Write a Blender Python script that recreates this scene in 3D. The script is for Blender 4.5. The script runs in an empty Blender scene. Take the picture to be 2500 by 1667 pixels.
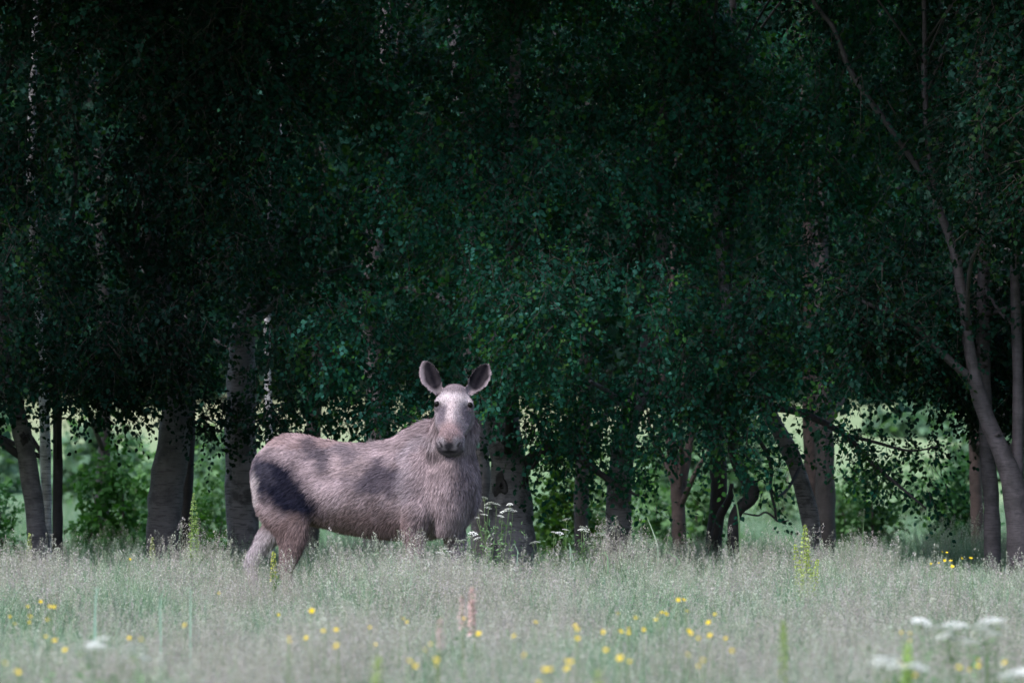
import bpy, math, random
import numpy as np
from mathutils import Vector, Matrix

SC = bpy.context.scene
COL = SC.collection
rng = np.random.default_rng(11)
random.seed(11)

# ------------------------------------------------------------------ camera
FPX = 300.0 / 36.0 * 2500.0          # focal length in photo pixels (2500 wide)
CAMH = 1.87                          # eye height above the meadow
HORIZ = 1000.0                       # photo row of the horizon
cam_d = bpy.data.cameras.new('camera')
cam = bpy.data.objects.new('camera', cam_d)
COL.objects.link(cam)
cam_d.lens = 300.0
cam_d.sensor_width = 36.0
cam_d.clip_start = 0.5
cam_d.clip_end = 6000.0
cam.location = (0, 0, CAMH)
cam.rotation_euler = (math.radians(90) + math.atan((HORIZ - 833.5) / FPX), 0, 0)
cam_d.dof.use_dof = True
cam_d.dof.focus_distance = 69.3
cam_d.dof.aperture_fstop = 4.7
SC.camera = cam

# ------------------------------------------------------------------ sky, sun, exposure
SUN_EL, SUN_AZ = math.radians(54), math.radians(222)   # azimuth clockwise from +Y
world = bpy.data.worlds.new('World')
SC.world = world
world.use_nodes = True
wn = world.node_tree.nodes
wl = world.node_tree.links
wn.clear()
w_out = wn.new('ShaderNodeOutputWorld')
w_bg = wn.new('ShaderNodeBackground')
w_sky = wn.new('ShaderNodeTexSky')
w_sky.sky_type = 'NISHITA'
w_sky.sun_disc = False
w_sky.sun_elevation = SUN_EL
w_sky.sun_rotation = SUN_AZ
w_sky.air_density = 1.0
w_sky.dust_density = 3.0
w_sky.ozone_density = 2.6
w_bg.inputs['Strength'].default_value = 0.10
wl.new(w_sky.outputs['Color'], w_bg.inputs['Color'])
wl.new(w_bg.outputs['Background'], w_out.inputs['Surface'])
sun_d = bpy.data.lights.new('sun', 'SUN')
sun_d.energy = 1.4
sun_d.angle = math.radians(30)
sun_d.color = (1.0, 0.99, 0.97)
sun = bpy.data.objects.new('sun', sun_d)
COL.objects.link(sun)
sdir = Vector((math.sin(SUN_AZ) * math.cos(SUN_EL), math.cos(SUN_AZ) * math.cos(SUN_EL), math.sin(SUN_EL)))
sun.rotation_euler = sdir.to_track_quat('Z', 'Y').to_euler()
sun.location = (0, 0, 60)
SC.view_settings.view_transform = 'Standard'
SC.view_settings.look = 'None'
SC.view_settings.exposure = 1.7
SC.view_settings.gamma = 1.0
SC.view_settings.use_curve_mapping = False
SC.cycles.use_denoising = True
SC.cycles.max_bounces = 6
SC.cycles.diffuse_bounces = 3
SC.cycles.transmission_bounces = 3
SC.cycles.transparent_max_bounces = 4
SC.cycles.caustics_reflective = False
SC.cycles.caustics_refractive = False

# ------------------------------------------------------------------ helpers
def px(u, v, Y):
    """photo pixel -> world point at ground distance Y"""
    return np.array([(u - 1250.0) / FPX * Y, Y, CAMH + (HORIZ - v) / FPX * Y])

def tag(o, label=None, cat=None, group=None, kind=None):
    if label: o['label'] = label
    if cat: o['category'] = cat
    if group: o['group'] = group
    if kind: o['kind'] = kind
    return o

def np_mesh(name, V, F, col=None, mat=None, smooth=False):
    """V (n,3); F = list of int arrays (m,k)"""
    V = np.asarray(V, np.float32)
    if not isinstance(F, (list, tuple)):
        F = [F]
    F = [np.asarray(f, np.int32) for f in F if len(f)]
    me = bpy.data.meshes.new(name)
    me.vertices.add(len(V))
    me.vertices.foreach_set('co', V.ravel())
    nl = sum(f.size for f in F)
    npoly = sum(len(f) for f in F)
    me.loops.add(nl)
    me.loops.foreach_set('vertex_index', np.concatenate([f.ravel() for f in F]))
    tot = np.concatenate([np.full(len(f), f.shape[1], np.int32) for f in F])
    st = np.concatenate([[0], np.cumsum(tot)[:-1]]).astype(np.int32)
    me.polygons.add(npoly)
    me.polygons.foreach_set('loop_start', st)
    if smooth:
        me.polygons.foreach_set('use_smooth', np.ones(npoly, bool))
    if col is not None:
        col = np.asarray(col, np.float32)
        if col.shape[1] == 3:
            col = np.concatenate([col, np.ones((len(col), 1), np.float32)], 1)
        a = me.color_attributes.new('col', 'FLOAT_COLOR', 'POINT')
        a.data.foreach_set('color', col.ravel())
    me.update(calc_edges=True)
    if mat is not None:
        me.materials.append(mat)
    return me

def obj(name, me, parent=None, loc=None):
    o = bpy.data.objects.new(name, me)
    COL.objects.link(o)
    if parent is not None:
        o.parent = parent
    if loc is not None:
        o.location = loc
    return o

def empty(name, loc):
    o = bpy.data.objects.new(name, None)
    o.empty_display_size = 0.2
    COL.objects.link(o)
    o.location = loc
    return o

class VNoise:
    def __init__(self, seed, n=32):
        self.n = n
        self.g = np.random.default_rng(seed).random((n, n, n)).astype(np.float32)
    def __call__(self, P):
        P = np.asarray(P, float)
        i = np.floor(P).astype(int)
        f = P - i
        f = f * f * (3 - 2 * f)
        n, g = self.n, self.g
        x0, y0, z0 = (i[..., k] % n for k in range(3))
        x1, y1, z1 = (x0 + 1) % n, (y0 + 1) % n, (z0 + 1) % n
        fx, fy, fz = f[..., 0], f[..., 1], f[..., 2]
        a = g[x0, y0, z0] * (1 - fx) + g[x1, y0, z0] * fx
        b = g[x0, y1, z0] * (1 - fx) + g[x1, y1, z0] * fx
        c = g[x0, y0, z1] * (1 - fx) + g[x1, y0, z1] * fx
        d = g[x0, y1, z1] * (1 - fx) + g[x1, y1, z1] * fx
        return (a * (1 - fy) + b * fy) * (1 - fz) + (c * (1 - fy) + d * fy) * fz
N1, N2, N3 = VNoise(1), VNoise(2), VNoise(3)

def nrm(v):
    return v / np.maximum(np.linalg.norm(v, axis=-1, keepdims=True), 1e-9)

def catmull(P, n):
    """resample rows of P (any columns) with a Catmull-Rom spline to n rows"""
    P = np.asarray(P, float)
    m = len(P)
    if m == 2:
        t = np.linspace(0, 1, n)[:, None]
        return P[0] * (1 - t) + P[1] * t
    d = np.linalg.norm(np.diff(P[:, :3], axis=0), axis=1)
    s = np.concatenate([[0], np.cumsum(d)])
    q = np.linspace(0, s[-1], n)
    k = np.clip(np.searchsorted(s, q, side='right') - 1, 0, m - 2)
    t = ((q - s[k]) / np.maximum(s[k + 1] - s[k], 1e-9))[:, None]
    p0, p1, p2, p3 = P[np.maximum(k - 1, 0)], P[k], P[k + 1], P[np.minimum(k + 2, m - 1)]
    return 0.5 * (2 * p1 + (p2 - p0) * t + (2 * p0 - 5 * p1 + 4 * p2 - p3) * t * t + (3 * p1 - p0 - 3 * p2 + p3) * t ** 3)

def tube(path, n=16, sides=8, bump=0.0, bscale=6.0):
    """path rows (x,y,z,r) -> verts, quads (open tube with pointed ends closed by fans via tiny rings)"""
    Q = catmull(path, n)
    C, R = Q[:, :3], np.maximum(Q[:, 3], 0.0005)
    T = nrm(np.gradient(C, axis=0))
    ref = np.array([0.31, 0.95, 0.05]) if abs(T[0][1]) < 0.8 else np.array([1.0, 0.1, 0.0])
    A = nrm(np.cross(T, ref))
    B = np.cross(T, A)
    a = np.linspace(0, 2 * np.pi, sides, endpoint=False)
    ring = A[:, None] * np.cos(a)[None, :, None] + B[:, None] * np.sin(a)[None, :, None]
    RR = np.repeat(R[:, None], sides, 1)
    if bump:
        PP = C[:, None] + ring * R[:, None, None]
        RR = RR * (1 + bump * (N1(PP * bscale) - 0.5) * 2 + 0.5 * bump * (N2(PP * bscale * 3.1) - 0.5) * 2)
    V = (C[:, None] + ring * RR[..., None]).reshape(-1, 3)
    i = np.arange(n - 1)[:, None] * sides
    j = np.arange(sides)[None, :]
    k = (j + 1) % sides
    F = np.stack([i + j, i + k, i + sides + k, i + sides + j], -1).reshape(-1, 4)
    caps = np.array([list(range(sides - 1, -1, -1)), [(n - 1) * sides + q for q in range(sides)]])
    return V, F, caps

# ------------------------------------------------------------------ materials
def new_mat(name):
    m = bpy.data.materials.new(name)
    m.use_nodes = True
    nt = m.node_tree
    b = nt.nodes['Principled BSDF']
    return m, nt, b

def node(nt, t, **kw):
    n = nt.nodes.new(t)
    for k, v in kw.items():
        setattr(n, k, v)
    return n

def ramp(nt, stops, fac=None):
    r = node(nt, 'ShaderNodeValToRGB')
    el = r.color_ramp.elements
    while len(el) < len(stops):
        el.new(0.5)
    for e, (p, c) in zip(el, stops):
        e.position = p
        e.color = (*c, 1) if len(c) == 3 else c
    if fac is not None:
        nt.links.new(fac, r.inputs['Fac'])
    return r

def mat_attr(name, rough=0.6, transl=0.0, tcol=(1, 1, 1), spec=0.3, gain=1.0):
    """colour from the 'col' attribute, optional translucency"""
    m, nt, b = new_mat(name)
    at = node(nt, 'ShaderNodeAttribute', attribute_name='col')
    src = at.outputs['Color']
    nt.links.new(src, b.inputs['Base Color'])
    b.inputs['Roughness'].default_value = rough
    b.inputs['Specular IOR Level'].default_value = spec
    if transl > 0:
        tr = node(nt, 'ShaderNodeBsdfTranslucent')
        mx = node(nt, 'ShaderNodeMix', data_type='RGBA', blend_type='MULTIPLY')
        mx.inputs['Factor'].default_value = 1.0
        nt.links.new(src, mx.inputs[6])
        mx.inputs[7].default_value = (*tcol, 1)
        nt.links.new(mx.outputs[2], tr.inputs['Color'])
        ms = node(nt, 'ShaderNodeMixShader')
        ms.inputs['Fac'].default_value = transl
        nt.links.new(b.outputs[0], ms.inputs[1])
        nt.links.new(tr.outputs[0], ms.inputs[2])
        nt.links.new(ms.outputs[0], nt.nodes['Material Output'].inputs['Surface'])
    return m

M_LEAF = mat_attr('birch_leaf', rough=0.55, transl=0.30, tcol=(1.2, 1.7, 0.35), spec=0.10)
M_TWIG = mat_attr('twig', rough=0.8)
M_GRASS = mat_attr('meadow_grass', rough=0.55, transl=0.3, tcol=(1.0, 1.1, 0.7), spec=0.25)
M_FUR = mat_attr('moose_fur', rough=0.6, spec=0.0)
M_SKIN = mat_attr('moose_skin', rough=0.7, spec=0.03)
M_PLANT = mat_attr('plant', rough=0.55, transl=0.25, tcol=(1.1, 1.2, 0.6), spec=0.3)
M_PETAL = mat_attr('petal', rough=0.45, transl=0.3, tcol=(1.0, 1.0, 0.9), spec=0.3)

def mat_bark(name, pale, dark, patch=0.5, lent=1.0):
    m, nt, b = new_mat(name)
    L = nt.links
    tc = node(nt, 'ShaderNodeTexCoord')
    mp = node(nt, 'ShaderNodeMapping')
    mp.inputs['Scale'].default_value = (3, 3, 34)
    L.new(tc.outputs['Object'], mp.inputs['Vector'])
    nz = node(nt, 'ShaderNodeTexNoise')
    nz.inputs['Scale'].default_value = 3.2
    nz.inputs['Detail'].default_value = 3
    L.new(mp.outputs[0], nz.inputs['Vector'])
    r1 = ramp(nt, [(0.36, (1, 1, 1)), (0.47, (0, 0, 0))], nz.outputs['Fac'])       # lenticels
    n2 = node(nt, 'ShaderNodeTexNoise')
    n2.inputs['Scale'].default_value = 3.1
    n2.inputs['Detail'].default_value = 6
    n2.inputs['Roughness'].default_value = 0.65
    L.new(tc.outputs['Object'], n2.inputs['Vector'])
    r2 = ramp(nt, [(0.50, (0, 0, 0)), (0.60, (1, 1, 1))], n2.outputs['Fac'])       # rough dark plates
    n3 = node(nt, 'ShaderNodeTexNoise')
    n3.inputs['Scale'].default_value = 9
    n3.inputs['Detail'].default_value = 5
    L.new(tc.outputs['Object'], n3.inputs['Vector'])
    c0 = ramp(nt, [(0.3, tuple(x * 0.7 for x in pale)), (0.7, pale)], n3.outputs['Fac'])
    m1 = node(nt, 'ShaderNodeMix', data_type='RGBA')
    ml = node(nt, 'ShaderNodeMath', operation='MULTIPLY')
    ml.inputs[1].default_value = 0.75 * lent
    L.new(r1.outputs[0], ml.inputs[0])
    L.new(ml.outputs[0], m1.inputs['Factor'])
    L.new(c0.outputs[0], m1.inputs[6])
    m1.inputs[7].default_value = (*dark, 1)
    m2 = node(nt, 'ShaderNodeMix', data_type='RGBA')
    mq = node(nt, 'ShaderNodeMath', operation='MULTIPLY')
    mq.inputs[1].default_value = patch
    L.new(r2.outputs[0], mq.inputs[0])
    L.new(mq.outputs[0], m2.inputs['Factor'])
    L.new(m1.outputs[2], m2.inputs[6])
    m2.inputs[7].default_value = (*dark, 1)
    L.new(m2.outputs[2], b.inputs['Base Color'])
    b.inputs['Roughness'].default_value = 0.75
    bp = node(nt, 'ShaderNodeBump')
    bp.inputs['Strength'].default_value = 1.0
    bp.inputs['Distance'].default_value = 0.035
    L.new(n2.outputs['Fac'], bp.inputs['Height'])
    L.new(bp.outputs[0], b.inputs['Normal'])
    return m

B_GREY = mat_bark('bark_grey_birch', (0.180, 0.158, 0.172), (0.024, 0.020, 0.025), 0.55, 0.8)
B_WHITE = mat_bark('bark_white_birch', (0.80, 0.77, 0.82), (0.03, 0.028, 0.03), 0.5, 0.8)  # white bark, made paler still to stand for sunlight on the stem
B_PALE = mat_bark('bark_pale_birch', (0.250, 0.225, 0.250), (0.028, 0.025, 0.030), 0.75, 1.0)
B_BROWN = mat_bark('bark_brown', (0.075, 0.050, 0.050), (0.022, 0.015, 0.015), 0.5, 0.4)
B_SHADED = mat_bark('bark_shaded_birch', (0.068, 0.056, 0.066), (0.015, 0.013, 0.015), 0.6, 0.9)  # birch bark darkened to stand for shade on the right-hand trunks
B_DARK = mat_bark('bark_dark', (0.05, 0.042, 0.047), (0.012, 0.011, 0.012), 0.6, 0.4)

def mat_ground():
    m, nt, b = new_mat('meadow_soil_and_grass')
    L = nt.links
    tc = node(nt, 'ShaderNodeTexCoord')
    n1 = node(nt, 'ShaderNodeTexNoise')
    n1.inputs['Scale'].default_value = 0.9
    n1.inputs['Detail'].default_value = 8
    L.new(tc.outputs['Object'], n1.inputs['Vector'])
    r1 = ramp(nt, [(0.3, (0.055, 0.105, 0.05)), (0.5, (0.10, 0.17, 0.08)), (0.72, (0.19, 0.235, 0.14))], n1.outputs['Fac'])
    mp = node(nt, 'ShaderNodeMapping')
    mp.inputs['Scale'].default_value = (0.035, 0.05, 0.2)
    L.new(tc.outputs['Object'], mp.inputs['Vector'])
    n2 = node(nt, 'ShaderNodeTexNoise')
    n2.inputs['Scale'].default_value = 1.0
    n2.inputs['Detail'].default_value = 5
    L.new(mp.outputs[0], n2.inputs['Vector'])
    r2 = ramp(nt, [(0.3, (0.06, 0.13, 0.075)), (0.46, (0.14, 0.22, 0.11)), (0.58, (0.24, 0.30, 0.18)), (0.72, (0.33, 0.30, 0.21))], n2.outputs['Fac'])
    mx = node(nt, 'ShaderNodeMix', data_type='RGBA')
    mx.inputs['Factor'].default_value = 0.65
    L.new(r1.outputs[0], mx.inputs[6])
    L.new(r2.outputs[0], mx.inputs[7])
    L.new(mx.outputs[2], b.inputs['Base Color'])
    b.inputs['Roughness'].default_value = 0.9
    b.inputs['Specular IOR Level'].default_value = 0.1
    bp = node(nt, 'ShaderNodeBump')
    bp.inputs['Strength'].default_value = 0.6
    bp.inputs['Distance'].default_value = 0.08
    L.new(n1.outputs['Fac'], bp.inputs['Height'])
    L.new(bp.outputs[0], b.inputs['Normal'])
    return m

# ------------------------------------------------------------------ ground: meadow rising to a far hillside
def ground_z(X, Y):
    t = np.clip((Y - 150.0) / 420.0, 0, 1)
    hill = 62.0 * t * t * (3 - 2 * t)
    roll = 3.0 * (N1(np.stack([X * 0.012, Y * 0.02, 0 * X], -1)) - 0.5) * np.clip((Y - 150) / 100, 0, 1)
    return hill + roll

gx = np.concatenate([np.linspace(-2500, -60, 24), np.linspace(-50, 50, 41), np.linspace(60, 2500, 24)])
gy = np.concatenate([np.linspace(-60, 140, 21), np.linspace(150, 600, 70), np.linspace(650, 4000, 20)])
GX, GY = np.meshgrid(gx, gy)
GZ = ground_z(GX, GY)
nx, ny = len(gx), len(gy)
ii, jj = np.meshgrid(np.arange(ny - 1), np.arange(nx - 1), indexing='ij')
gf = np.stack([ii * nx + jj, ii * nx + jj + 1, (ii + 1) * nx + jj + 1, (ii + 1) * nx + jj], -1).reshape(-1, 4)
g_me = np_mesh('meadow_ground', np.stack([GX, GY, GZ], -1).reshape(-1, 3), gf, mat=mat_ground(), smooth=True)
tag(obj('meadow_ground', g_me), 'green hay meadow ground rising to a pale hillside', None, None, 'structure')

# ------------------------------------------------------------------ foliage building blocks
def leaves(P, D, Nn, S, simple=False, width=0.40):
    """leaf blades at points P, along D, facing Nn, length S -> verts, faces, repeat count"""
    D = nrm(D)
    W = nrm(np.cross(D, Nn))
    U = np.cross(W, D)
    s = S[:, None]
    if simple:
        V = np.stack([P, P + D * s * .42 + W * s * width + U * s * .08, P + D * s, P + D * s * .42 - W * s * width + U * s * .08], 1)
        n = len(P)
        b = (np.arange(n) * 4)[:, None]
        return V.reshape(-1, 3), b + np.array([[0, 1, 2, 3]]), 4
    V = np.stack([P, P + D * s * .22 + W * s * width * .85 + U * s * .07, P + D * s * .55 + W * s * width * .85 + U * s * .06,
                  P + D * s - U * s * .05,
                  P + D * s * .55 - W * s * width * .85 + U * s * .06, P + D * s * .22 - W * s * width * .85 + U * s * .07], 1)
    n = len(P)
    b = (np.arange(n) * 6)[:, None]
    F = np.concatenate([b + np.array([[0, 1, 2, 3]]), b + np.array([[0, 3, 4, 5]])], 0)
    return V.reshape(-1, 3), F, 6

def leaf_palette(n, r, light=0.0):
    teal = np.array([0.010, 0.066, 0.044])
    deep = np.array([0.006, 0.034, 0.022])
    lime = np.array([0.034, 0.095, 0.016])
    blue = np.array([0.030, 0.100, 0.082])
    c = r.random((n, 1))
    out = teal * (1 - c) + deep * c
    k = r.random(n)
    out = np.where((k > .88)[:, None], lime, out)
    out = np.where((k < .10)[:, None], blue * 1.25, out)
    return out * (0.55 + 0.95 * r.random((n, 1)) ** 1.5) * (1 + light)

def sprays(O, r, tw_len, per, size, outward=None, simple=False, droop=0.45):
    """twigs starting at O: returns leaf (V,F,col) and twig (V,F,col)"""
    m = len(O)
    d = r.normal(size=(m, 3)) * np.array([1, .9, .55])
    if outward is not None:
        d = d + outward
    d = nrm(d) + np.array([0, 0, -droop])
    d = nrm(d)
    L = tw_len * (0.6 + 0.8 * r.random(m))
    t = (np.arange(per) + 0.5) / per
    t = t[None, :] + r.normal(size=(m, per)) * 0.06
    sag = np.array([0, 0, -1.0])
    P = O[:, None] + d[:, None] * (L[:, None] * t)[..., None] + sag * (0.35 * L[:, None] * t * t)[..., None]
    side = r.normal(size=(m, per, 3))
    side -= d[:, None] * np.sum(side * d[:, None], -1, keepdims=True)
    side = nrm(side)
    P = (P + side * 0.025 * r.random((m, per, 1))).reshape(-1, 3)
    LD = (side * 0.9 + d[:, None] * 0.7 + np.array([0, 0, -0.55])).reshape(-1, 3)
    Nn = np.repeat(r.normal(size=(m, 3)) * .6, per, 0) + r.normal(size=(m * per, 3)) * 0.40 + np.array([0, -0.30, 0.80])
    S = size * (0.5 + 0.85 * r.random(m * per))
    LV, LF, k = leaves(P, LD, Nn, S, simple)
    base = leaf_palette(m, r) * (.45 + 1.15 * N1(O * .75 + 11))[:, None]
    lc = np.repeat(base, per, 0) * 0.7 + leaf_palette(m * per, r) * 0.3
    LC = np.repeat(lc, k, 0)
    # twig: a thin three-sided spike
    E = O + d * L[:, None] + sag * (0.35 * L)[:, None]
    w = 0.0035
    a = nrm(np.cross(d, r.normal(size=(m, 3))))
    b = np.cross(d, a)
    TV = np.stack([O + a * w, O - a * w * .5 + b * w * .87, O - a * w * .5 - b * w * .87, E], 1).reshape(-1, 3)
    q = (np.arange(m) * 4)[:, None]
    TF = np.concatenate([q + np.array([[0, 1, 3]]), q + np.array([[1, 2, 3]]), q + np.array([[2, 0, 3]])], 0)
    TC = np.tile(np.array([0.06, 0.045, 0.045]), (len(TV), 1))
    return (LV, LF, LC), (TV, TF, TC)

# ------------------------------------------------------------------ birch trees
# name, bark, distance, [(photo x, photo y, width in photo px)...], label
TREES = [
 ('birch_tree', B_GREY, 79.0, [(100, 1500, 58), (95, 1330, 50), (76, 1180, 46), (46, 1020, 44), (20, 920, 40), (2, 800, 34), (-18, 600, 28), (-30, 350, 22), (-20, 0, 16), (-30, -700, 5)],
  'grey birch leaning away from a white stem, dark knot hole on its bark'),
 ('birch_tree', B_WHITE, 81.0, [(113, 1480, 32), (112, 1330, 29), (112, 1150, 28), (108, 1000, 27), (100, 850, 25), (84, 600, 22), (74, 420, 20), (82, 150, 17), (88, -100, 14), (80, -900, 4)],
  'slender bright white birch between a leaning grey stem and a dark stem'),
 ('birch_tree', B_DARK, 79.6, [(141, 1490, 30), (140, 1330, 27), (141, 1150, 24), (139, 1000, 23), (137, 930, 22), (152, 800, 18), (170, 600, 14), (190, 300, 10), (190, -200, 4)],
  'thin dark birch stem standing close beside the bright white birch'),
 ('birch_tree', B_GREY, 80.0, [(395, 1490, 104), (398, 1340, 90), (405, 1200, 84), (424, 1070, 78), (434, 940, 70), (428, 830, 64), (398, 740, 58), (372, 610, 50), (366, 400, 47), (358, 250, 44), (350, 0, 36), (350, -300, 26), (380, -900, 8)],
  'thick curving grey-brown birch with swollen base and a sinuous trunk'),
 ('birch_tree', B_DARK, 82.0, [(455, 1480, 30), (452, 1300, 28), (458, 1150, 30), (462, 1020, 30), (466, 900, 26), (478, 750, 22), (500, 500, 16), (520, 100, 10), (520, -500, 4)],
  'dark ragged stem half hidden behind the thick curving birch'),
 ('birch_tree', B_PALE, 81.0, [(598, 1490, 92), (596, 1340, 84), (592, 1200, 80), (588, 1050, 76), (590, 900, 68), (598, 800, 60), (638, 705, 46), (662, 600, 38), (672, 400, 32), (660, 100, 26), (650, -300, 18), (660, -900, 6)],
  'pale ring-marked birch standing behind the rump of the moose'),
 ('birch_tree', B_WHITE, 84.0, [(662, 1470, 24), (660, 1300, 21), (658, 1100, 19), (655, 950, 18), (652, 800, 17), (664, 550, 14), (690, 200, 10), (700, -500, 3)],
  'very thin flaky white birch right behind the pale ring-marked birch'),
 ('birch_tree', B_GREY, 86.0, [(915, 1450, 68), (916, 1300, 62), (921, 1100, 58), (922, 1000, 54), (902, 800, 50), (905, 650, 48), (932, 500, 46), (956, 350, 44), (946, 230, 42), (940, 100, 34), (952, -100, 24), (960, -700, 6)],
  'grey birch rising behind the back of the moose, pale stem high among leaves'),
 ('birch_tree', B_GREY, 88.0, [(1180, 1440, 64), (1178, 1300, 58), (1172, 1150, 52), (1160, 1000, 48), (1142, 600, 42), (1130, 300, 36), (1108, 0, 30), (1110, -600, 8)],
  'shaded birch trunk just behind the stout scarred birch'),
 ('birch_tree', B_PALE, 79.0, [(1262, 1500, 124), (1256, 1340, 108), (1246, 1200, 98), (1236, 1090, 86), (1226, 1000, 78), (1228, 860, 64), (1248, 720, 52), (1256, 600, 44), (1246, 400, 36), (1260, 100, 28), (1260, -700, 8)],
  'stout pale birch with a large dark bark scar, right behind white umbels'),
 ('birch_tree', B_PALE, 79.3, [(1516, 1490, 82), (1514, 1350, 70), (1512, 1200, 62), (1528, 1060, 54), (1560, 960, 46), (1588, 820, 40), (1610, 690, 36), (1622, 400, 28), (1600, 0, 18), (1600, -600, 5)],
  'birch with blotched pale bark leaning towards the multi-stemmed willow'),
 ('willow', B_BROWN, 86.0, [(1660, 1450, 44), (1658, 1300, 36), (1652, 1180, 32), (1638, 1080, 26), (1624, 980, 24), (1618, 880, 20), (1640, 700, 14), (1650, 300, 6)],
  'reddish brown multi-stemmed willow with stems fanning upward'),
 ('birch_tree', B_DARK, 80.0, [(1738, 1490, 52), (1742, 1330, 44), (1756, 1200, 42), (1746, 1080, 42), (1736, 960, 38), (1752, 830, 36), (1768, 740, 32), (1782, 500, 24), (1790, 100, 16), (1800, -600, 5)],
  'dark upright birch beside the crooked elbow-bent stem'),
 ('birch_tree', B_DARK, 78.4, [(1788, 1500, 34), (1790, 1310, 30), (1798, 1250, 30), (1834, 1215, 33), (1838, 1192, 32), (1812, 1160, 28), (1792, 1110, 25), (1786, 1040, 21), (1800, 900, 16), (1830, 700, 8)],
  'crooked dark stem bent like an elbow just above the grass'),
 ('birch_tree', B_PALE, 79.0, [(1998, 1500, 52), (1986, 1330, 46), (1968, 1220, 42), (1940, 1130, 42), (1906, 1060, 40), (1866, 990, 38), (1826, 910, 33), (1790, 810, 28), (1760, 640, 22), (1740, 300, 14), (1720, -300, 4)],
  'slanting birch whose trunk leans over towards the crooked stem'),
 ('birch_tree', B_BROWN, 89.0, [(1984, 1440, 44), (1982, 1300, 40), (1980, 1100, 38), (1978, 950, 36), (1975, 600, 30), (1960, 0, 20), (1960, -600, 6)],
  'straight brown trunk touching a darker trunk behind the slanting birch'),
 ('birch_tree', B_DARK, 88.0, [(2018, 1440, 52), (2016, 1300, 48), (2013, 1100, 46), (2010, 950, 42), (2006, 600, 34), (2020, 0, 22), (2020, -600, 6)],
  'straight dark trunk touching a brown trunk behind the slanting birch'),
 ('birch_tree', B_SHADED, 76.5, [(2424, 1510, 46), (2424, 1400, 42), (2420, 1220, 40), (2410, 1100, 37), (2404, 950, 35), (2400, 800, 33), (2402, 660, 31), (2414, 540, 24), (2410, 300, 18), (2420, -200, 15), (2420, -900, 5)],
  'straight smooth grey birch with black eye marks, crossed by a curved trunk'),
 ('birch_tree', B_SHADED, 75.8, [(2500, 1520, 84), (2492, 1380, 72), (2484, 1260, 62), (2468, 1160, 52), (2432, 1075, 42), (2404, 1010, 39), (2386, 950, 35), (2370, 870, 30), (2352, 740, 25), (2326, 600, 21), (2282, 470, 18), (2258, 230, 15), (2256, 0, 12), (2230, -700, 5)],
  'big forked birch with a curved shade-darkened trunk crossing a straight grey stem'),
 ('birch_tree', B_BROWN, 87.0, [(2388, 1450, 36), (2386, 1320, 33), (2383, 1200, 31), (2380, 1080, 30), (2378, 900, 26), (2390, 500, 18), (2390, -300, 5)],
  'thin reddish brown trunk behind the straight smooth grey birch'),
 ('birch_tree', B_DARK, 93.0, [(760, 1420, 44), (760, 1200, 40), (775, 800, 36), (790, 300, 28), (800, -700, 6)],
  'shadowed birch deep among leaves above the rump of the moose'),
 ('birch_tree', B_DARK, 94.0, [(1420, 1415, 40), (1420, 1200, 36), (1432, 800, 32), (1440, 300, 26), (1450, -700, 6)],
  'shadowed birch deep among leaves between two pale trunks'),
 ('birch_tree', B_DARK, 95.0, [(250, 1410, 34), (250, 1200, 32), (258, 900, 28), (240, 300, 22), (240, -700, 6)],
  'shadowed thin birch rising behind the bright green shrub'),
 ('birch_tree', B_DARK, 93.0, [(2180, 1100, 20), (2182, 900, 26), (2176, 600, 24), (2170, 200, 20), (2160, -700, 6)],
  None),
]
TREES = [t for t in TREES if t[4]]

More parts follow.
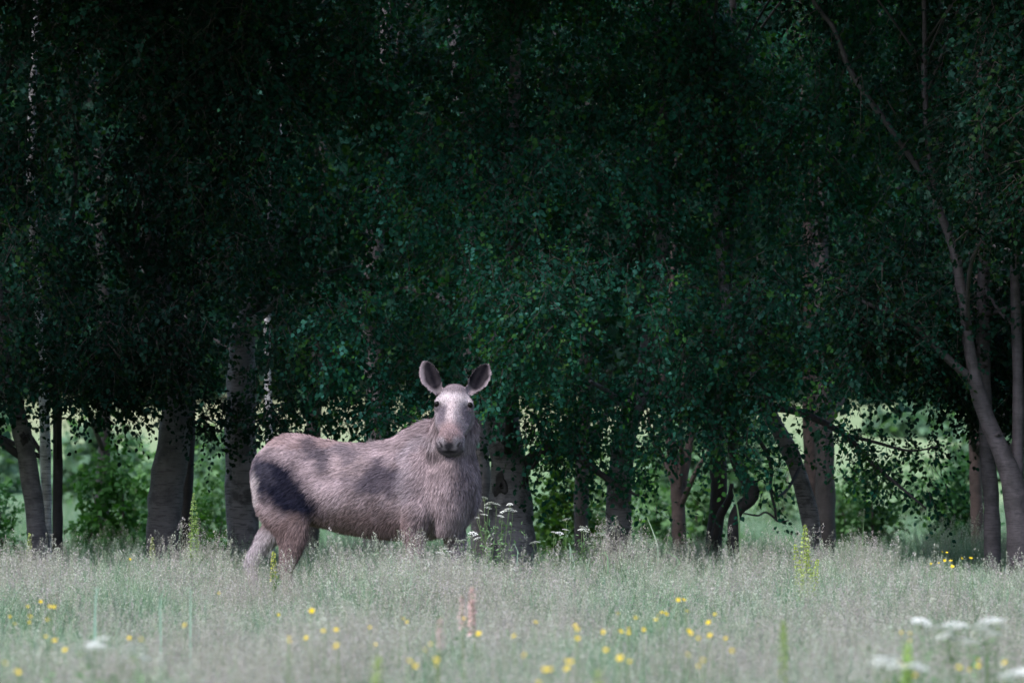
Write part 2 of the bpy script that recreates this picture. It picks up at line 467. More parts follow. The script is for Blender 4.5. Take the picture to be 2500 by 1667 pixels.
LIMBS = {   # tree index -> extra limbs seen in the photo [(x, y, dY, width)...]
 3: [[(395, 735, 0, 30), (340, 700, -.3, 22), (300, 620, -.6, 14), (250, 560, -.9, 7)]],
 5: [[(600, 800, 0, 30), (650, 760, -.4, 22), (730, 690, -.8, 14), (860, 650, -1.2, 7)],
     [(640, 705, 0, 22), (560, 640, -.5, 16), (500, 560, -.8, 8)]],
 7: [[(940, 285, 0, 22), (870, 250, -.3, 18), (790, 205, -.6, 15), (720, 190, -.9, 9)],
     [(946, 240, 0, 16), (925, 215, -.4, 12), (905, 170, -.6, 8)],
     [(950, 320, 0, 18), (1020, 300, -.4, 14), (1090, 310, -.6, 11), (1110, 270, -.8, 6)],
     [(905, 660, 0, 24), (960, 700, -.6, 20), (1060, 720, -1.2, 16), (1130, 770, -1.6, 10), (1180, 790, -2, 5)]],
 9: [[(1256, 705, 0, 34), (1262, 650, -.2, 26), (1300, 643, -.5, 22), (1360, 650, -.8, 18), (1410, 675, -1.0, 12), (1450, 730, -1.2, 5)],
     [(1290, 1130, 0, 40), (1320, 1105, -.2, 26), (1370, 1085, -.4, 22), (1430, 1130, -.6, 18), (1500, 1180, -.9, 11), (1560, 1210, -1.1, 5)]],
 10: [[(1540, 1010, 0, 22), (1490, 960, -.4, 15), (1440, 930, -.8, 8)]],
 11: [[(1656, 1260, 0, 26), (1672, 1150, .1, 22), (1690, 1040, .1, 18), (1704, 930, .1, 13), (1720, 780, .2, 6)],
      [(1655, 1220, 0, 18), (1664, 1120, -.1, 14), (1662, 1010, -.2, 11), (1672, 880, -.2, 6)],
      [(1656, 1250, 0, 16), (1700, 1150, -.2, 12), (1740, 1080, -.3, 8), (1760, 980, -.3, 4)],
      [(1655, 1210, 0, 14), (1620, 1120, .2, 10), (1590, 1050, .2, 6), (1570, 950, .2, 4)]],
 12: [[(1742, 1320, -.1, 24), (1758, 1260, -.2, 22), (1782, 1215, -.3, 18), (1786, 1180, -.3, 10)],
      [(1765, 740, 0, 26), (1800, 800, -.3, 16), (1860, 812, -.5, 12), (1930, 800, -.8, 6)]],
 14: [[(1836, 1052, -.6, 10), (1868, 1098, -.7, 10), (1884, 1148, -.8, 9), (1880, 1190, -.8, 8), (1892, 1240, -.9, 7), (1897, 1272, -.9, 5), (1925, 1270, -1, 3)],
      [(1950, 1145, -.1, 9), (1925, 1190, -.4, 8), (1897, 1212, -.7, 7), (1882, 1190, -.8, 5)],
      [(1896, 1268, -.9, 6), (1870, 1250, -.9, 5), (1850, 1258, -.9, 5), (1815, 1252, -1, 3)],
      [(1866, 990, 0, 24), (1960, 1010, -.8, 18), (2060, 1060, -1.3, 14), (2130, 1130, -1.6, 10), (2200, 1190, -1.8, 7), (2260, 1240, -2, 4)],
      [(2060, 1060, -1.3, 10), (2140, 1080, -1.6, 8), (2220, 1100, -1.8, 6), (2290, 1090, -2, 3)]],
 17: [[(2404, 700, 0, 16), (2440, 760, -.2, 10), (2470, 790, -.3, 6)]],
 18: [[(2374, 925, 0, 24), (2330, 890, -.05, 21), (2262, 826, -.1, 18), (2236, 800, -.15, 15), (2190, 770, -.2, 13), (2120, 742, -.3, 9), (2040, 700, -.3, 3)],
      [(2476, 1200, 0, 42), (2484, 1120, .1, 32), (2486, 960, .1, 29), (2482, 800, .2, 27), (2478, 620, .3, 24), (2490, 300, .3, 18), (2500, -300, .3, 6)],
      [(2280, 470, 0, 16), (2200, 350, -.1, 15), (2120, 240, -.2, 15), (2070, 160, -.2, 14), (2036, 70, -.2, 13), (1985, 0, -.2, 10), (1960, -120, -.3, 4)]],
}

trees = []
for name, bark, Y, pts, label in TREES:
    P = np.array([np.append(px(u, v, Y), w / FPX * Y / 2) for u, v, w in pts])
    P[0, 2] = min(P[0, 2], -0.06)
    if P[0, 2] > -0.05:
        P[0, 2] = -0.06
    trees.append(dict(name=name, bark=bark, Y=Y, path=P, label=label, tw=[], root=P[0, :3].copy()))

# ---- where leaf sprays hang: lower edge of the canopy read off the photo
LOWX = [-400, 0, 20, 60, 100, 150, 200, 280, 330, 350, 440, 500, 540, 560, 650, 700, 900, 1000, 1150, 1200, 1260, 1290, 1320, 1370, 1400, 1480, 1600, 1640, 1680, 1750, 1800, 1840, 1860, 1900, 1960, 2050, 2100, 2160, 2200, 2300, 2370, 2420, 2550, 2900]
LOWY = [1030, 1060, 1060, 960, 960, 1000, 985, 985, 1010, 990, 1000, 1050, 1060, 1010, 1080, 1060, 1045, 1040, 1060, 1015, 1020, 1090, 1170, 1170, 1100, 1060, 1090, 1050, 1040, 1090, 1150, 1180, 1050, 1000, 1010, 1070, 1040, 990, 960, 970, 1050, 1040, 1090, 1090]

def canopy_points(n, seed):
    """spray origins through the canopy volume, clumped by noise"""
    r = np.random.default_rng(seed)
    out = []
    have = 0
    while have < n:
        k = 60000
        X = r.uniform(-6.9, 6.9, k)
        Z = r.uniform(1.0, 10.5, k) if seed % 2 == 0 else r.uniform(1.0, 6.6, k)
        # front face of the canopy wall: lumpy, overhanging out of view to shade it
        lump = N1(np.stack([X * .62 + 7, Z * .75, 0 * X], -1)) * 3.4 + N2(np.stack([X * 1.3, Z * 1.5, 0 * X + 3], -1)) * 1.0
        yf = 78.5 - lump * (1 - .45 * np.clip((Z - 3.0) / 2.0, 0, 1))
        u0 = 1250 + X * FPX / 77.0
        v0 = HORIZ - (Z - CAMH) * FPX / 77.0
        near = np.exp(-(((u0 - 1560) / 330) ** 2 + ((v0 - 760) / 270) ** 2))
        yf = yf - 2.6 * near - 4.2 * np.clip((u0 - 2180) / 170, 0, 1) * np.clip((Z - 3.0) / 1.0, 0, 1) + 0.4 * np.clip((Z - 3.0) / 2.0, 0, 1) * (1 - .8 * np.clip((u0 - 2180) / 170, 0, 1)) - np.clip(Z - 6.2, 0, 9) * 1.5
        dep = r.exponential(1.5, k)
        Y = yf + dep
        P = np.stack([X, Y, Z], -1)
        u = 1250 + X * FPX / Y
        v = HORIZ - (Z - CAMH) * FPX / Y
        low = np.interp(u, LOWX, LOWY) - 24 + 30 * np.exp(-((u - 1480) / 190) ** 2) + (N3(np.stack([X * 2.2, Y * 1.5, 0 * X], -1)) - .5) * 120 - np.clip(dep - 1, 0, 4) * 18
        ok = v < low
        d = 0.66 * N2(P * 1.2 + 5) + 0.34 * N3(P * 2.7)
        thin = 0.10 * np.exp(-(((u - 2200) / 170) ** 2 + ((v - 800) / 230) ** 2)) \
             + 0.10 * np.exp(-(((u - 190) / 170) ** 2 + ((v - 640) / 300) ** 2)) \
             + 0.06 * np.exp(-(((u - 420) / 120) ** 2 + ((v - 930) / 90) ** 2)) \
             + 0.06 * np.exp(-(((u - 1950) / 250) ** 2 + ((v - 500) / 160) ** 2))
        th = 0.518 + thin - np.clip((Z - 3.4) * .022, 0, .12)
        th = th - .07 * np.clip((u - 2160) / 120, 0, 1) * np.clip((Z - 2.9) / .6, 0, 1)
        ok &= d > th + r.normal(size=k) * 0.012
        ok &= Y < 92
        out.append(P[ok])
        have += ok.sum()
    return np.concatenate(out)[:n]

TWA = canopy_points(25000, 2)      # whole height, incl. an unseen overhang above the frame added for shade
TWB = canopy_points(20000, 3)      # what the photo shows
# deeper rows: sparser sprays of bigger, softer leaves closing the view through the wood
rb = np.random.default_rng(77)
XB = rb.uniform(-7.6, 7.6, 60000); ZB = rb.uniform(1.9, 9.5, 60000); YB = rb.uniform(85.5, 97, 60000)
PB_ = np.stack([XB, YB, ZB], -1)
ub = 1250 + XB * FPX / YB; vb = HORIZ - (ZB - CAMH) * FPX / YB
gap = .20 * np.exp(-(((ub - 2200) / 170) ** 2 + ((vb - 900) / 140) ** 2)) + .18 * np.exp(-(((ub - 200) / 170) ** 2 + ((vb - 820) / 150) ** 2)) \
    + .15 * np.exp(-(((ub - 450) / 120) ** 2 + ((vb - 900) / 120) ** 2)) + .10 * np.exp(-(((ub - 1850) / 180) ** 2 + ((vb - 930) / 80) ** 2))
okb = (.6 * N1(PB_ * .8 + 2) + .4 * N3(PB_ * 1.9) > .44 + gap) & (vb < 960 + 60 * (N2(PB_ * .9) - .5))
TWC = PB_[okb][:9000]
# unseen boughs above the frame added to shade the canopy; crowns beyond the sides
rb = np.random.default_rng(78)
XB = rb.uniform(-12, 12, 40000)
YB = rb.uniform(72.3, 78.5, 40000)
ZB = CAMH + HORIZ / FPX * YB + .70 + rb.random(40000) ** 1.9 * 4.2
PB_ = np.stack([XB, YB, ZB], -1)
TWD = PB_[(N1(PB_ * .7 + 4) > .30)][:11000]
XB = np.concatenate([rb.uniform(-12, -6.4, 3000), rb.uniform(6.4, 12, 3000)]); ZB = rb.uniform(1.6, 7, 6000); YB = rb.uniform(76, 82, 6000)
TWE = np.stack([XB, YB, ZB], -1)
XB = rb.uniform(2.9, 10, 5200); ZB = rb.uniform(6.3, 9.5, 5200); YB = 77 - rb.random(5200) * 9.5 * np.clip((XB - 2.2) / 2, .2, 1)
TWF = np.stack([XB, YB, ZB], -1)  # unseen overhang added to shade the right-hand trunks
TWC = np.concatenate([TWC, TWD, TWE, TWF])
NB = len(TWC)
TW = np.concatenate([TWA, TWB, TWC])
# assign each spray to the tree whose stem is nearest at that height
best = np.full(len(TW), 1e9)
owner = np.zeros(len(TW), int)
for k, t in enumerate(trees):
    Pz = t['path']
    order = np.argsort(Pz[:, 2])
    sx = np.interp(TW[:, 2] - 0.5, Pz[order, 2], Pz[order, 0])
    dd = np.hypot(TW[:, 0] - sx, 0.55 * (TW[:, 1] - t['Y'] + 1.2)) + np.clip(TW[:, 2] - Pz[:, 2].max(), 0, 9) * 2
    sel = dd < best
    best[sel] = dd[sel]
    owner[sel] = k

def build_tree(k, t):
    r = np.random.default_rng(100 + k)
    root = empty(t['name'], t['root'])
    tag(root, t['label'], 'tree', 'birches along the meadow edge' if t['name'] == 'birch_tree' else None)
    off = t['root']
    big = t['path'][0, 3] > 0.1
    def add_wood(nm, path, n, sides, bump, mat=None):
        V, F, cp = tube(path, n, sides, bump)
        me = np_mesh(nm, V - off, [F, cp], mat=mat or t['bark'], smooth=True)
        obj(nm, me, root)
    add_wood('trunk', t['path'], 70, 18 if big else 12, 0.13)
    for lm in LIMBS.get(k, []):
        path = np.array([np.append(px(u, v, t['Y'] + dy), w / FPX * t['Y'] / 2) for u, v, dy, w in lm])
        add_wood('branch', path, 22, 8, 0.12, B_DARK if k in (14, 9, 7, 12) or (k == 18 and lm[0][0] < 2400) else None)  # on the forked birch, dark bark stands in for shade on the limbs
    O = TW[owner == k]
    if k == 14:      # low leafy branch hanging into the gap
        for (a, b, n) in (((2040, 1065), (2130, 1040), 16), ((2060, 1090), (2290, 1060), 26), ((2090, 1130), (2280, 1215), 30), ((2200, 1100), (2300, 1160), 12), ((2060, 1150), (2110, 1170), 5)):
            q = r.random(n)
            pts = [px(a[0] + (b[0] - a[0]) * s + r.normal() * 16, a[1] + (b[1] - a[1]) * s + r.normal() * 16, 77.4 + r.normal() * .25) for s in q]
            O = np.concatenate([O, pts]) if len(O) else np.array(pts)
        for (a, b, n) in (((1850, 1075), (1900, 1230), 9), ((1895, 1060), (1960, 1110), 10)):
            q = r.random(n)
            pts = [px(a[0] + (b[0] - a[0]) * s + r.normal() * 14, a[1] + (b[1] - a[1]) * s + r.normal() * 14, 78.1) for s in q]
            O = np.concatenate([O, pts])
    for lm in LIMBS.get(k, []):
        if k in (11, 12, 14) or lm[0][0] == 2476:
            continue
        A = np.array([px(u, v, t['Y'] + dy) for u, v, dy, w in lm])
        n = int(26 * len(A))
        q = r.random(n) ** .8 * (len(A) - 1)
        i = np.minimum(q.astype(int), len(A) - 2)
        pts = A[i] + (A[i + 1] - A[i]) * (q - i)[:, None] + r.normal(size=(n, 3)) * np.array([.28, .35, .22]) + np.array([0, .15, .1])
        O = np.concatenate([O, pts]) if len(O) else pts
    if len(O) < 5:
        O = t['path'][-3:-1, :3].repeat(6, 0) + r.normal(size=(12, 3)) * .3
    # limbs reaching from the stem into its own foliage
    nl = int(np.clip(len(O) / 140, 3, 12))
    pick = O[r.integers(0, len(O), nl)]
    pick = pick[pick[:, 2] > 2.4]
    Pz = t['path'][np.argsort(t['path'][:, 2])]
    for q in pick:
        zb = max(1.4, q[2] - 0.35 * np.hypot(q[0] - np.interp(q[2], Pz[:, 2], Pz[:, 0]), q[1] - t['Y']) - .5)
        zb = min(zb, Pz[-2, 2])
        s = np.array([np.interp(zb, Pz[:, 2], Pz[:, c]) for c in range(4)])
        L = np.linalg.norm(q - s[:3])
        if L < .9:
            continue
        r0 = min(s[3] * .45, .008 + .008 * L)
        mid1 = s[:3] + (q - s[:3]) * .35 + np.array([0, 0, .10 * L]) + r.normal(size=3) * .06 * L
        mid2 = s[:3] + (q - s[:3]) * .7 + np.array([0, 0, .08 * L]) + r.normal(size=3) * .06 * L
        add_wood('branch', np.array([np.append(s[:3], r0), np.append(mid1, r0 * .8), np.append(mid2, r0 * .55), np.append(q, .004)]), 14, 6, 0.1, B_DARK)
    hi = (O[:, 2] > 6.7) | (O[:, 1] > 85) | (np.abs(O[:, 0]) > 6.4)
    deep = ~hi & ((O[:, 1] > 78.6) | (O[:, 2] > 4.3))
    VV, FF, CC, TV, TF, TC = [], {4: []}, [], [], [], []
    nv = nt_ = 0
    for sub, kw in ((O[~hi & ~deep], dict(tw_len=.34, per=14, size=.045, simple=False)), (O[deep], dict(tw_len=.36, per=11, size=.056, simple=True)), (O[hi], dict(tw_len=.55, per=6, size=.14, simple=True))):
        if not len(sub):
            continue
        outw = np.tile(np.array([0, -.45, 0]), (len(sub), 1))
        (a, b, c), (d, e, f) = sprays(sub, r, outward=outw, **kw)
        VV.append(a); CC.append(c); FF[4].append(b + nv); nv += len(a)
        TV.append(d); TF.append(e + nt_); TC.append(f); nt_ += len(d)
    CC = [c * {9: 1.7, 10: 1.9, 12: 1.5, 14: 1.5, 13: 1.4, 5: 1.15, 7: 1.0}.get(k, .62) * .78 for c in CC]  # leaf colour carries the light: lit middle crowns lighter, the rest darker
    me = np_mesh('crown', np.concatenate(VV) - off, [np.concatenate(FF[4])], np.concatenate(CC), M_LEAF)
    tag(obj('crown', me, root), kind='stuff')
    me = np_mesh('twigs', np.concatenate(TV) - off, [np.concatenate(TF)], np.concatenate(TC), M_TWIG)
    tag(obj('twigs', me, root), kind='stuff')
    return root

for k, t in enumerate(trees):
    t['obj'] = build_tree(k, t)

# knots and bark scars
def scar(tree_k, u, v, w, h, seed):
    t = trees[tree_k]
    Pz = t['path'][np.argsort(t['path'][:, 2])]
    c = px(u, v, t['Y'])
    rad = np.interp(c[2], Pz[:, 2], Pz[:, 3])
    cx = np.interp(c[2], Pz[:, 2], Pz[:, 0])
    r = np.random.default_rng(seed)
    n, m = 14, 7
    V = []
    for i in range(m):
        for j in range(n):
            a = j / n * 2 * np.pi
            q = (i + 1) / m
            jag = 1 + .25 * math.sin(3 * a + seed) + .18 * math.sin(7 * a + seed * 2)
            lx = math.cos(a) * w / FPX * t['Y'] / 2 * q * jag
            lz = math.sin(a) * h / FPX * t['Y'] / 2 * q * jag
            X = c[0] + lx
            dx = np.clip((X - cx) / rad, -.97, .97)
            y = t['Y'] - rad * math.sqrt(1 - dx * dx) * 1.10 - .018 * (1 - q) + .012 * r.normal() * (q < .95) + (.03 if q > .95 else 0)
            V.append((X, y, c[2] + lz))
    F = [[i * n + j, i * n + (j + 1) % n, (i + 1) * n + (j + 1) % n, (i + 1) * n + j] for i in range(m - 1) for j in range(n)]
    me = np_mesh('bark_scar', np.array(V) - t['root'], [np.array(F), np.array([list(range(n))])], mat=B_DARK, smooth=False)
    obj('bark_scar', me, t['obj'])
scar(0, 62, 1070, 30, 34, 1)
scar(0, 45, 1021, 20, 9, 2)
scar(9, 1222, 1185, 42, 64, 3)
scar(9, 1284, 1170, 16, 60, 4)
for q, yy in enumerate((665, 725, 805, 895, 980)):
    scar(17, 2408 - (q % 2) * 4, yy, 20, 13, 5 + q)
scar(18, 2440, 1062, 24, 14, 12)

# ------------------------------------------------------------------ shrubs and far bushes
def shrub(name, label, u0, u1, v_top, Y, n, size, seed, tint, group=None, per=10, tw=.3):
    r = np.random.default_rng(seed)
    xa, xb = px(u0, 0, Y)[0], px(u1, 0, Y)[0]
    zt = px(0, v_top, Y)[2]
    zb = float(ground_z(np.array([(xa + xb) / 2]), np.array([Y]))[0])
    c = np.array([(xa + xb) / 2, Y, zb])
    w, h = (xb - xa) / 2, zt - zb
    P = r.normal(size=(n, 3))
    P = nrm(P) * (r.random((n, 1)) ** .45)
    P[:, 2] = np.abs(P[:, 2])
    P = P * np.array([w, w * .8, h]) * (.75 + .5 * N2(P * 2.2 + seed)[:, None]) + np.array([0, 0, .06])
    root = empty(name, c)
    tag(root, label, 'shrub', group)
    for q in range(5):
        e = P[r.integers(0, n)]
        s = np.array([r.normal() * .08 * w, r.normal() * .08 * w, -.03])
        V, F, cp = tube(np.array([np.append(s, .02 * (1 + h * .2)), np.append((s + e) / 2 + r.normal(size=3) * .05, .013 * (1 + h * .2)), np.append(e, .004)]), 8, 5)
        obj('stem', np_mesh('stem', V, [F, cp], mat=B_BROWN, smooth=True), root)
    (a, b, cc), _ = sprays(P, r, tw, per, size, outward=nrm(P) * .8, simple=True, droop=.1)
    cc = cc * .3 + np.array(tint) * (.6 + .8 * r.random((len(cc) // 4, 1))).repeat(4, 0) * .7
    tag(obj('foliage', np_mesh('foliage', a, [b], cc, M_LEAF), root), kind='stuff')
    return root

shrub('shrub', 'bright green leafy shrub behind the meadow grass, between white and thick birches', 190, 335, 1100, 93, 260, .075, 1, (.06, .15, .035))
shrub('shrub', 'low dark green shrub at the foot of the thick curving birch', 345, 480, 1190, 96, 160, .07, 2, (.05, .13, .035))
shrub('shrub', 'light green bush left of the leaning grey birch', -60, 40, 1150, 94, 130, .07, 3, (.07, .17, .06))
shrub('shrub', 'yellow-green sapling between the scarred birch and the blotched birch', 1300, 1460, 930, 98, 340, .08, 4, (.09, .17, .03))
shrub('shrub', 'small yellow-green sapling behind the low hanging leafy branch', 2080, 2180, 1100, 97, 160, .07, 5, (.07, .14, .05))
shrub('shrub', 'green bush beneath the canopy beside the thin reddish trunk', 2290, 2380, 1090, 100, 200, .08, 6, (.055, .13, .05))
shrub('shrub', 'green undergrowth bush between the pale ring-marked birch and the thick birch', 470, 560, 1210, 92, 110, .06, 7, (.07, .16, .03))
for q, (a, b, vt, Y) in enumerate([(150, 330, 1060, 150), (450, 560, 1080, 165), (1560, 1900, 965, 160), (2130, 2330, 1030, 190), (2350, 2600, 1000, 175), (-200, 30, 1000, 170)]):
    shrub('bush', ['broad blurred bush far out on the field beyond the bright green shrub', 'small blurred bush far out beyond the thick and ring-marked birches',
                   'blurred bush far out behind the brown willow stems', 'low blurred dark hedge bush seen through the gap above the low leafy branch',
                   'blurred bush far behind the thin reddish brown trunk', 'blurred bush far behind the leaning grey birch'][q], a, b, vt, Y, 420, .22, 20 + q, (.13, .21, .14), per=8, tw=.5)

for q, (a, b, vt, Y, lb) in enumerate([(478, 556, 1120, 112, 'pale blurred weed clump beyond the gap beside the ring-marked birch'),
        (1440, 1530, 1090, 120, 'pale blurred weed clump seen beneath leaves behind the blotched birch'), (1560, 1650, 1160, 108, 'low blurred weed clump behind the willow base'),
        (1690, 1740, 1150, 104, 'low blurred weed clump between the willow and the dark upright birch'), (1860, 1960, 1110, 126, 'blurred pale weed clump behind the slanting birch'),
        (2030, 2120, 1150, 105, 'low green weed clump behind the low leafy branch'), (2180, 2310, 1095, 132, 'wide blurred weed clump in the gap before the hedge bush'),
        (2310, 2390, 1160, 104, 'low green weed clump at the thin reddish trunk'), (330, 360, 1140, 110, 'tiny blurred weed clump beside the bright green shrub')]):
    shrub('weed_clump', lb, a, b, vt, Y, 150, .09, 60 + q, [(.15, .24, .13), (.18, .26, .15), (.11, .20, .08)][q % 3], per=8, tw=.35)

# distant wood closing the field
r = np.random.default_rng(40)
n = 7000
XF = r.uniform(-26, 26, n); YF = r.uniform(198, 225, n)
topf = 15 + 7 * N1(np.stack([XF * .3, 0 * XF, 0 * XF], -1))
ZF = ground_z(XF, YF) + .3 + topf * r.random(n) ** 1.1
(a, b, c), _ = sprays(np.stack([XF, YF, ZF], -1), r, 1.3, 6, .85, simple=True)
tag(obj('far_wood', np_mesh('far_wood', a, [b], c * .9, M_LEAF)), 'blurred dark wood closing the far side of the field', 'wood', None, 'stuff')

# ------------------------------------------------------------------ moose
MY = 69.44
MC = np.array([(887 - 1250) / 300.0, MY, 0.0])          # moose origin on the ground
YAW = math.radians(30)
fw = np.array([math.cos(YAW), -math.sin(YAW), 0])
rt = np.array([-math.sin(YAW), -math.cos(YAW), 0])
UP = np.array([0, 0, 1.0])
def bp_(s, r, z):
    return fw * s + rt * r + UP * z
def sp(u, v, y):
    """photo pixel on the moose -> moose-local point at local depth y"""
    return np.array([(u - 887) / 300.0, y, CAMH - (v - 1000) / 300.0])

parts = []
def loft(stations, n, sides, power=2.0):
    """stations: rows (center3, axisA3, a, axisB3, b, k) ; cross-section c + A*a*cos*(1-k*max(sin,0)) + B*b*sin"""
    S = np.array([np.concatenate([c, A, [a], B, [b, k]]) for c, A, a, B, b, k in stations])
    Q = catmull(S, n)
    th = np.linspace(0, 2 * np.pi, sides, endpoint=False)
    c, s = np.cos(th), np.sin(th)
    c = np.sign(c) * np.abs(c) ** (2 / power)
    s = np.sign(s) * np.abs(s) ** (2 / power)
    V = []
    for q in Q:
        A, B = nrm(q[3:6]), nrm(q[7:10])
        kk = 1 - q[11] * np.maximum(s, 0)
        V.append(q[:3] + np.outer(c * kk * max(q[6], .004), A) + np.outer(s * max(q[10], .004), B))
    V = np.concatenate(V)
    i = np.arange(n - 1)[:, None] * sides
    j = np.arange(sides)[None, :]
    F = np.stack([i + j, i + (j + 1) % sides, i + sides + (j + 1) % sides, i + sides + j], -1).reshape(-1, 4)
    caps = np.array([list(range(sides - 1, -1, -1)), [(n - 1) * sides + q for q in range(sides)]])
    parts.append((V, F, caps))

# trunk of the body: s, top z, bottom z, half width, top narrowing
TB = [(-1.03, 1.42, 1.22, .05, 0), (-.99, 1.50, 1.12, .12, .1), (-.91, 1.575, 1.03, .20, .2), (-.80, 1.65, .98, .275, .25), (-.64, 1.668, .95, .295, .32),
      (-.40, 1.625, .915, .29, .40), (-.15, 1.600, .865, .305, .42), (.10, 1.600, .835, .31, .42), (.30, 1.640, .825, .305, .45),
      (.45, 1.715, .825, .295, .5), (.58, 1.765, .83, .28, .5), (.72, 1.77, .85, .265, .45), (.86, 1.70, .90, .23, .3), (.97, 1.58, .96, .18, .2), (1.04, 1.42, 1.05, .10, 0)]
loft([(bp_(s, 0, (a + b) / 2), rt, w, UP, (a - b) / 2, k) for s, a, b, w, k in TB], 60, 40)
# shoulder blades and haunches (near = right side r>0)
for sg in (1, -1):
    loft([(bp_(.62, sg * .10, 1.66), fw, .10, rt, .07, 0), (bp_(.60, sg * .16, 1.5), fw, .19, rt, .12, 0), (bp_(.64, sg * .19, 1.28), fw, .21, rt, .13, 0),
          (bp_(.66, sg * .20, 1.08), fw, .17, rt, .12, 0), (bp_(.62, sg * .19, .92), fw, .11, rt, .09, 0)], 24, 20)
    loft([(bp_(-.66, sg * .12, 1.56), fw, .14, rt, .08, 0), (bp_(-.68, sg * .16, 1.40), fw, .25, rt, .12, 0), (bp_(-.66, sg * .18, 1.18), fw, .27, rt, .12, 0),
          (bp_(-.62 if sg > 0 else -.78, sg * .20, 1.0), fw, .23, rt, .11, 0), (bp_(-.58 if sg > 0 else -.92, sg * .20, .86), fw, .15, rt, .085, 0)], 24, 20)
# legs
def leg(pts, n=34):
    loft([(bp_(s, r, z), fw, a, rt, b, 0) for s, r, z, a, b in pts], n, 16)
leg([(-.60, .20, 1.06, .23, .11), (-.57, .20, .90, .165, .09), (-.56, .20, .76, .115, .07), (-.59, .20, .64, .085, .055), (-.62, .20, .56, .062, .045), (-.60, .20, .44, .045, .036), (-.57, .20, .24, .04, .034), (-.54, .20, .12, .046, .04), (-.51, .20, .06, .055, .045), (-.49, .20, 0.0, .075, .055)])
leg([(-.80, -.20, 1.04, .22, .11), (-.95, -.20, .88, .16, .09), (-1.07, -.20, .76, .11, .07), (-1.16, -.20, .66, .085, .055), (-1.20, -.20, .57, .06, .045), (-1.17, -.20, .44, .044, .036), (-1.12, -.20, .24, .04, .034), (-1.09, -.20, .12, .046, .04), (-1.06, -.20, .06, .055, .045), (-1.04, -.20, 0.0, .075, .055)])
leg([(.63, .19, 1.06, .15, .11), (.60, .19, .90, .105, .085), (.60, .185, .74, .075, .062), (.61, .18, .60, .055, .05), (.62, .18, .52, .06, .052), (.61, .18, .42, .042, .038), (.61, .18, .22, .038, .034), (.62, .18, .12, .045, .04), (.65, .18, .05, .056, .046), (.67, .18, 0.0, .075, .055)])
leg([(.70, -.18, 1.06, .15, .11), (.74, -.18, .90, .105, .085), (.78, -.175, .74, .075, .062), (.80, -.17, .60, .055, .05), (.81, -.17, .52, .06, .052), (.79, -.17, .42, .042, .038), (.77, -.17, .22, .038, .034), (.77, -.17, .12, .045, .04), (.80, -.17, .05, .056, .046), (.82, -.17, 0.0, .075, .055)])
# neck, turned to the camera, with a hanging throat
XA = np.array([1.0, 0, 0]); YA = np.array([0, 1.0, 0])
loft([(sp(1040, 1150, -.18), nrm(rt), .26, UP, .36, .2), (sp(1078, 1110, -.42), nrm(XA * .8 - YA * .5), .235, nrm(UP + .3 * YA), .29, .2),
      (sp(1108, 1062, -.60), XA, .185, nrm(UP * .6 + .8 * YA), .20, .1), (sp(1112, 1005, -.68), XA, .150, nrm(UP * .3 + .95 * YA), .15, 0), (sp(1112, 965, -.70), XA, .11, YA, .10, 0)], 30, 28)
# chest front / brisket
loft([(sp(1114, 1075, -.58), XA, .13, YA, .12, 0), (sp(1112, 1130, -.58), XA, .17, YA, .17, 0), (sp(1110, 1190, -.60), XA, .175, YA, .18, 0), (sp(1104, 1250, -.56), XA, .15, YA, .16, 0), (sp(1096, 1300, -.50), XA, .09, YA, .10, 0)], 24, 24)

# head: axis points at the camera and down
PIT = math.radians(47)
ROLL = math.radians(-2.5)
hx = np.array([math.cos(ROLL), 0, math.sin(ROLL)])                     # moose-left is +x on screen
hd = nrm(np.array([-math.sin(math.radians(3.5)), -math.cos(PIT), -math.sin(PIT)]))
hx = nrm(hx - hd * np.dot(hx, hd))
hn = np.cross(hd, hx); hn = hn if hn[1] < 0 else -hn                      # face normal, towards camera/up
POLL = sp(1112.5, 962, -.66)
def hp(t, x, nn):
    return POLL + hd * t + hx * x + hn * nn
HSC = .865
HS = [(-.07, -.01, .045, .055, 0), (-.03, 0, .088, .095, 0), (.04, .0, .115, .120, .08), (.11, -.005, .132, .140, .10), (.165, -.01, .138, .153, .16), (.22, -.022, .146, .150, .34), (.29, -.036, .150, .145, .52),
      (.37, -.036, .136, .132, .56), (.44, -.028, .114, .110, .50), (.51, -.014, .102, .096, .30), (.57, .006, .112, .104, .06), (.63, .016, .114, .114, .04), (.68, .010, .102, .110, .04), (.715, -.006, .074, .092, .04), (.735, -.022, .036, .055, 0)]
loft([(hp(t * HSC if t > .2 else t, 0, c), hx, w, hn, d, k) for t, c, d, w, k in HS], 56, 36)
# lower lip and chin, brow ridges, cheeks
loft([(hp(.40, 0, -.085), hx, .05, hn, .03, 0), (hp(.45, 0, -.08), hx, .055, hn, .034, 0), (hp(.50, 0, -.070), hx, .050, hn, .030, 0), (hp(.53, 0, -.06), hx, .028, hn, .018, 0)], 12, 16)
for sg in (1, -1):
    loft([(hp(.08, sg * .095, .055), hx, .02, hn, .02, 0), (hp(.12, sg * .118, .045), hx, .034, hn, .034, 0), (hp(.165, sg * .128, .034), hx, .034, hn, .032, 0), (hp(.21, sg * .122, .02), hx, .02, hn, .02, 0)], 12, 14)
    loft([(hp(.46, sg * .055, .045), hx, .02, hn, .02, 0), (hp(.515, sg * .066, .045), hx, .040, hn, .046, 0), (hp(.565, sg * .067, .02), hx, .036, hn, .048, 0), (hp(.60, sg * .052, 0), hx, .02, hn, .025, 0)], 12, 14)
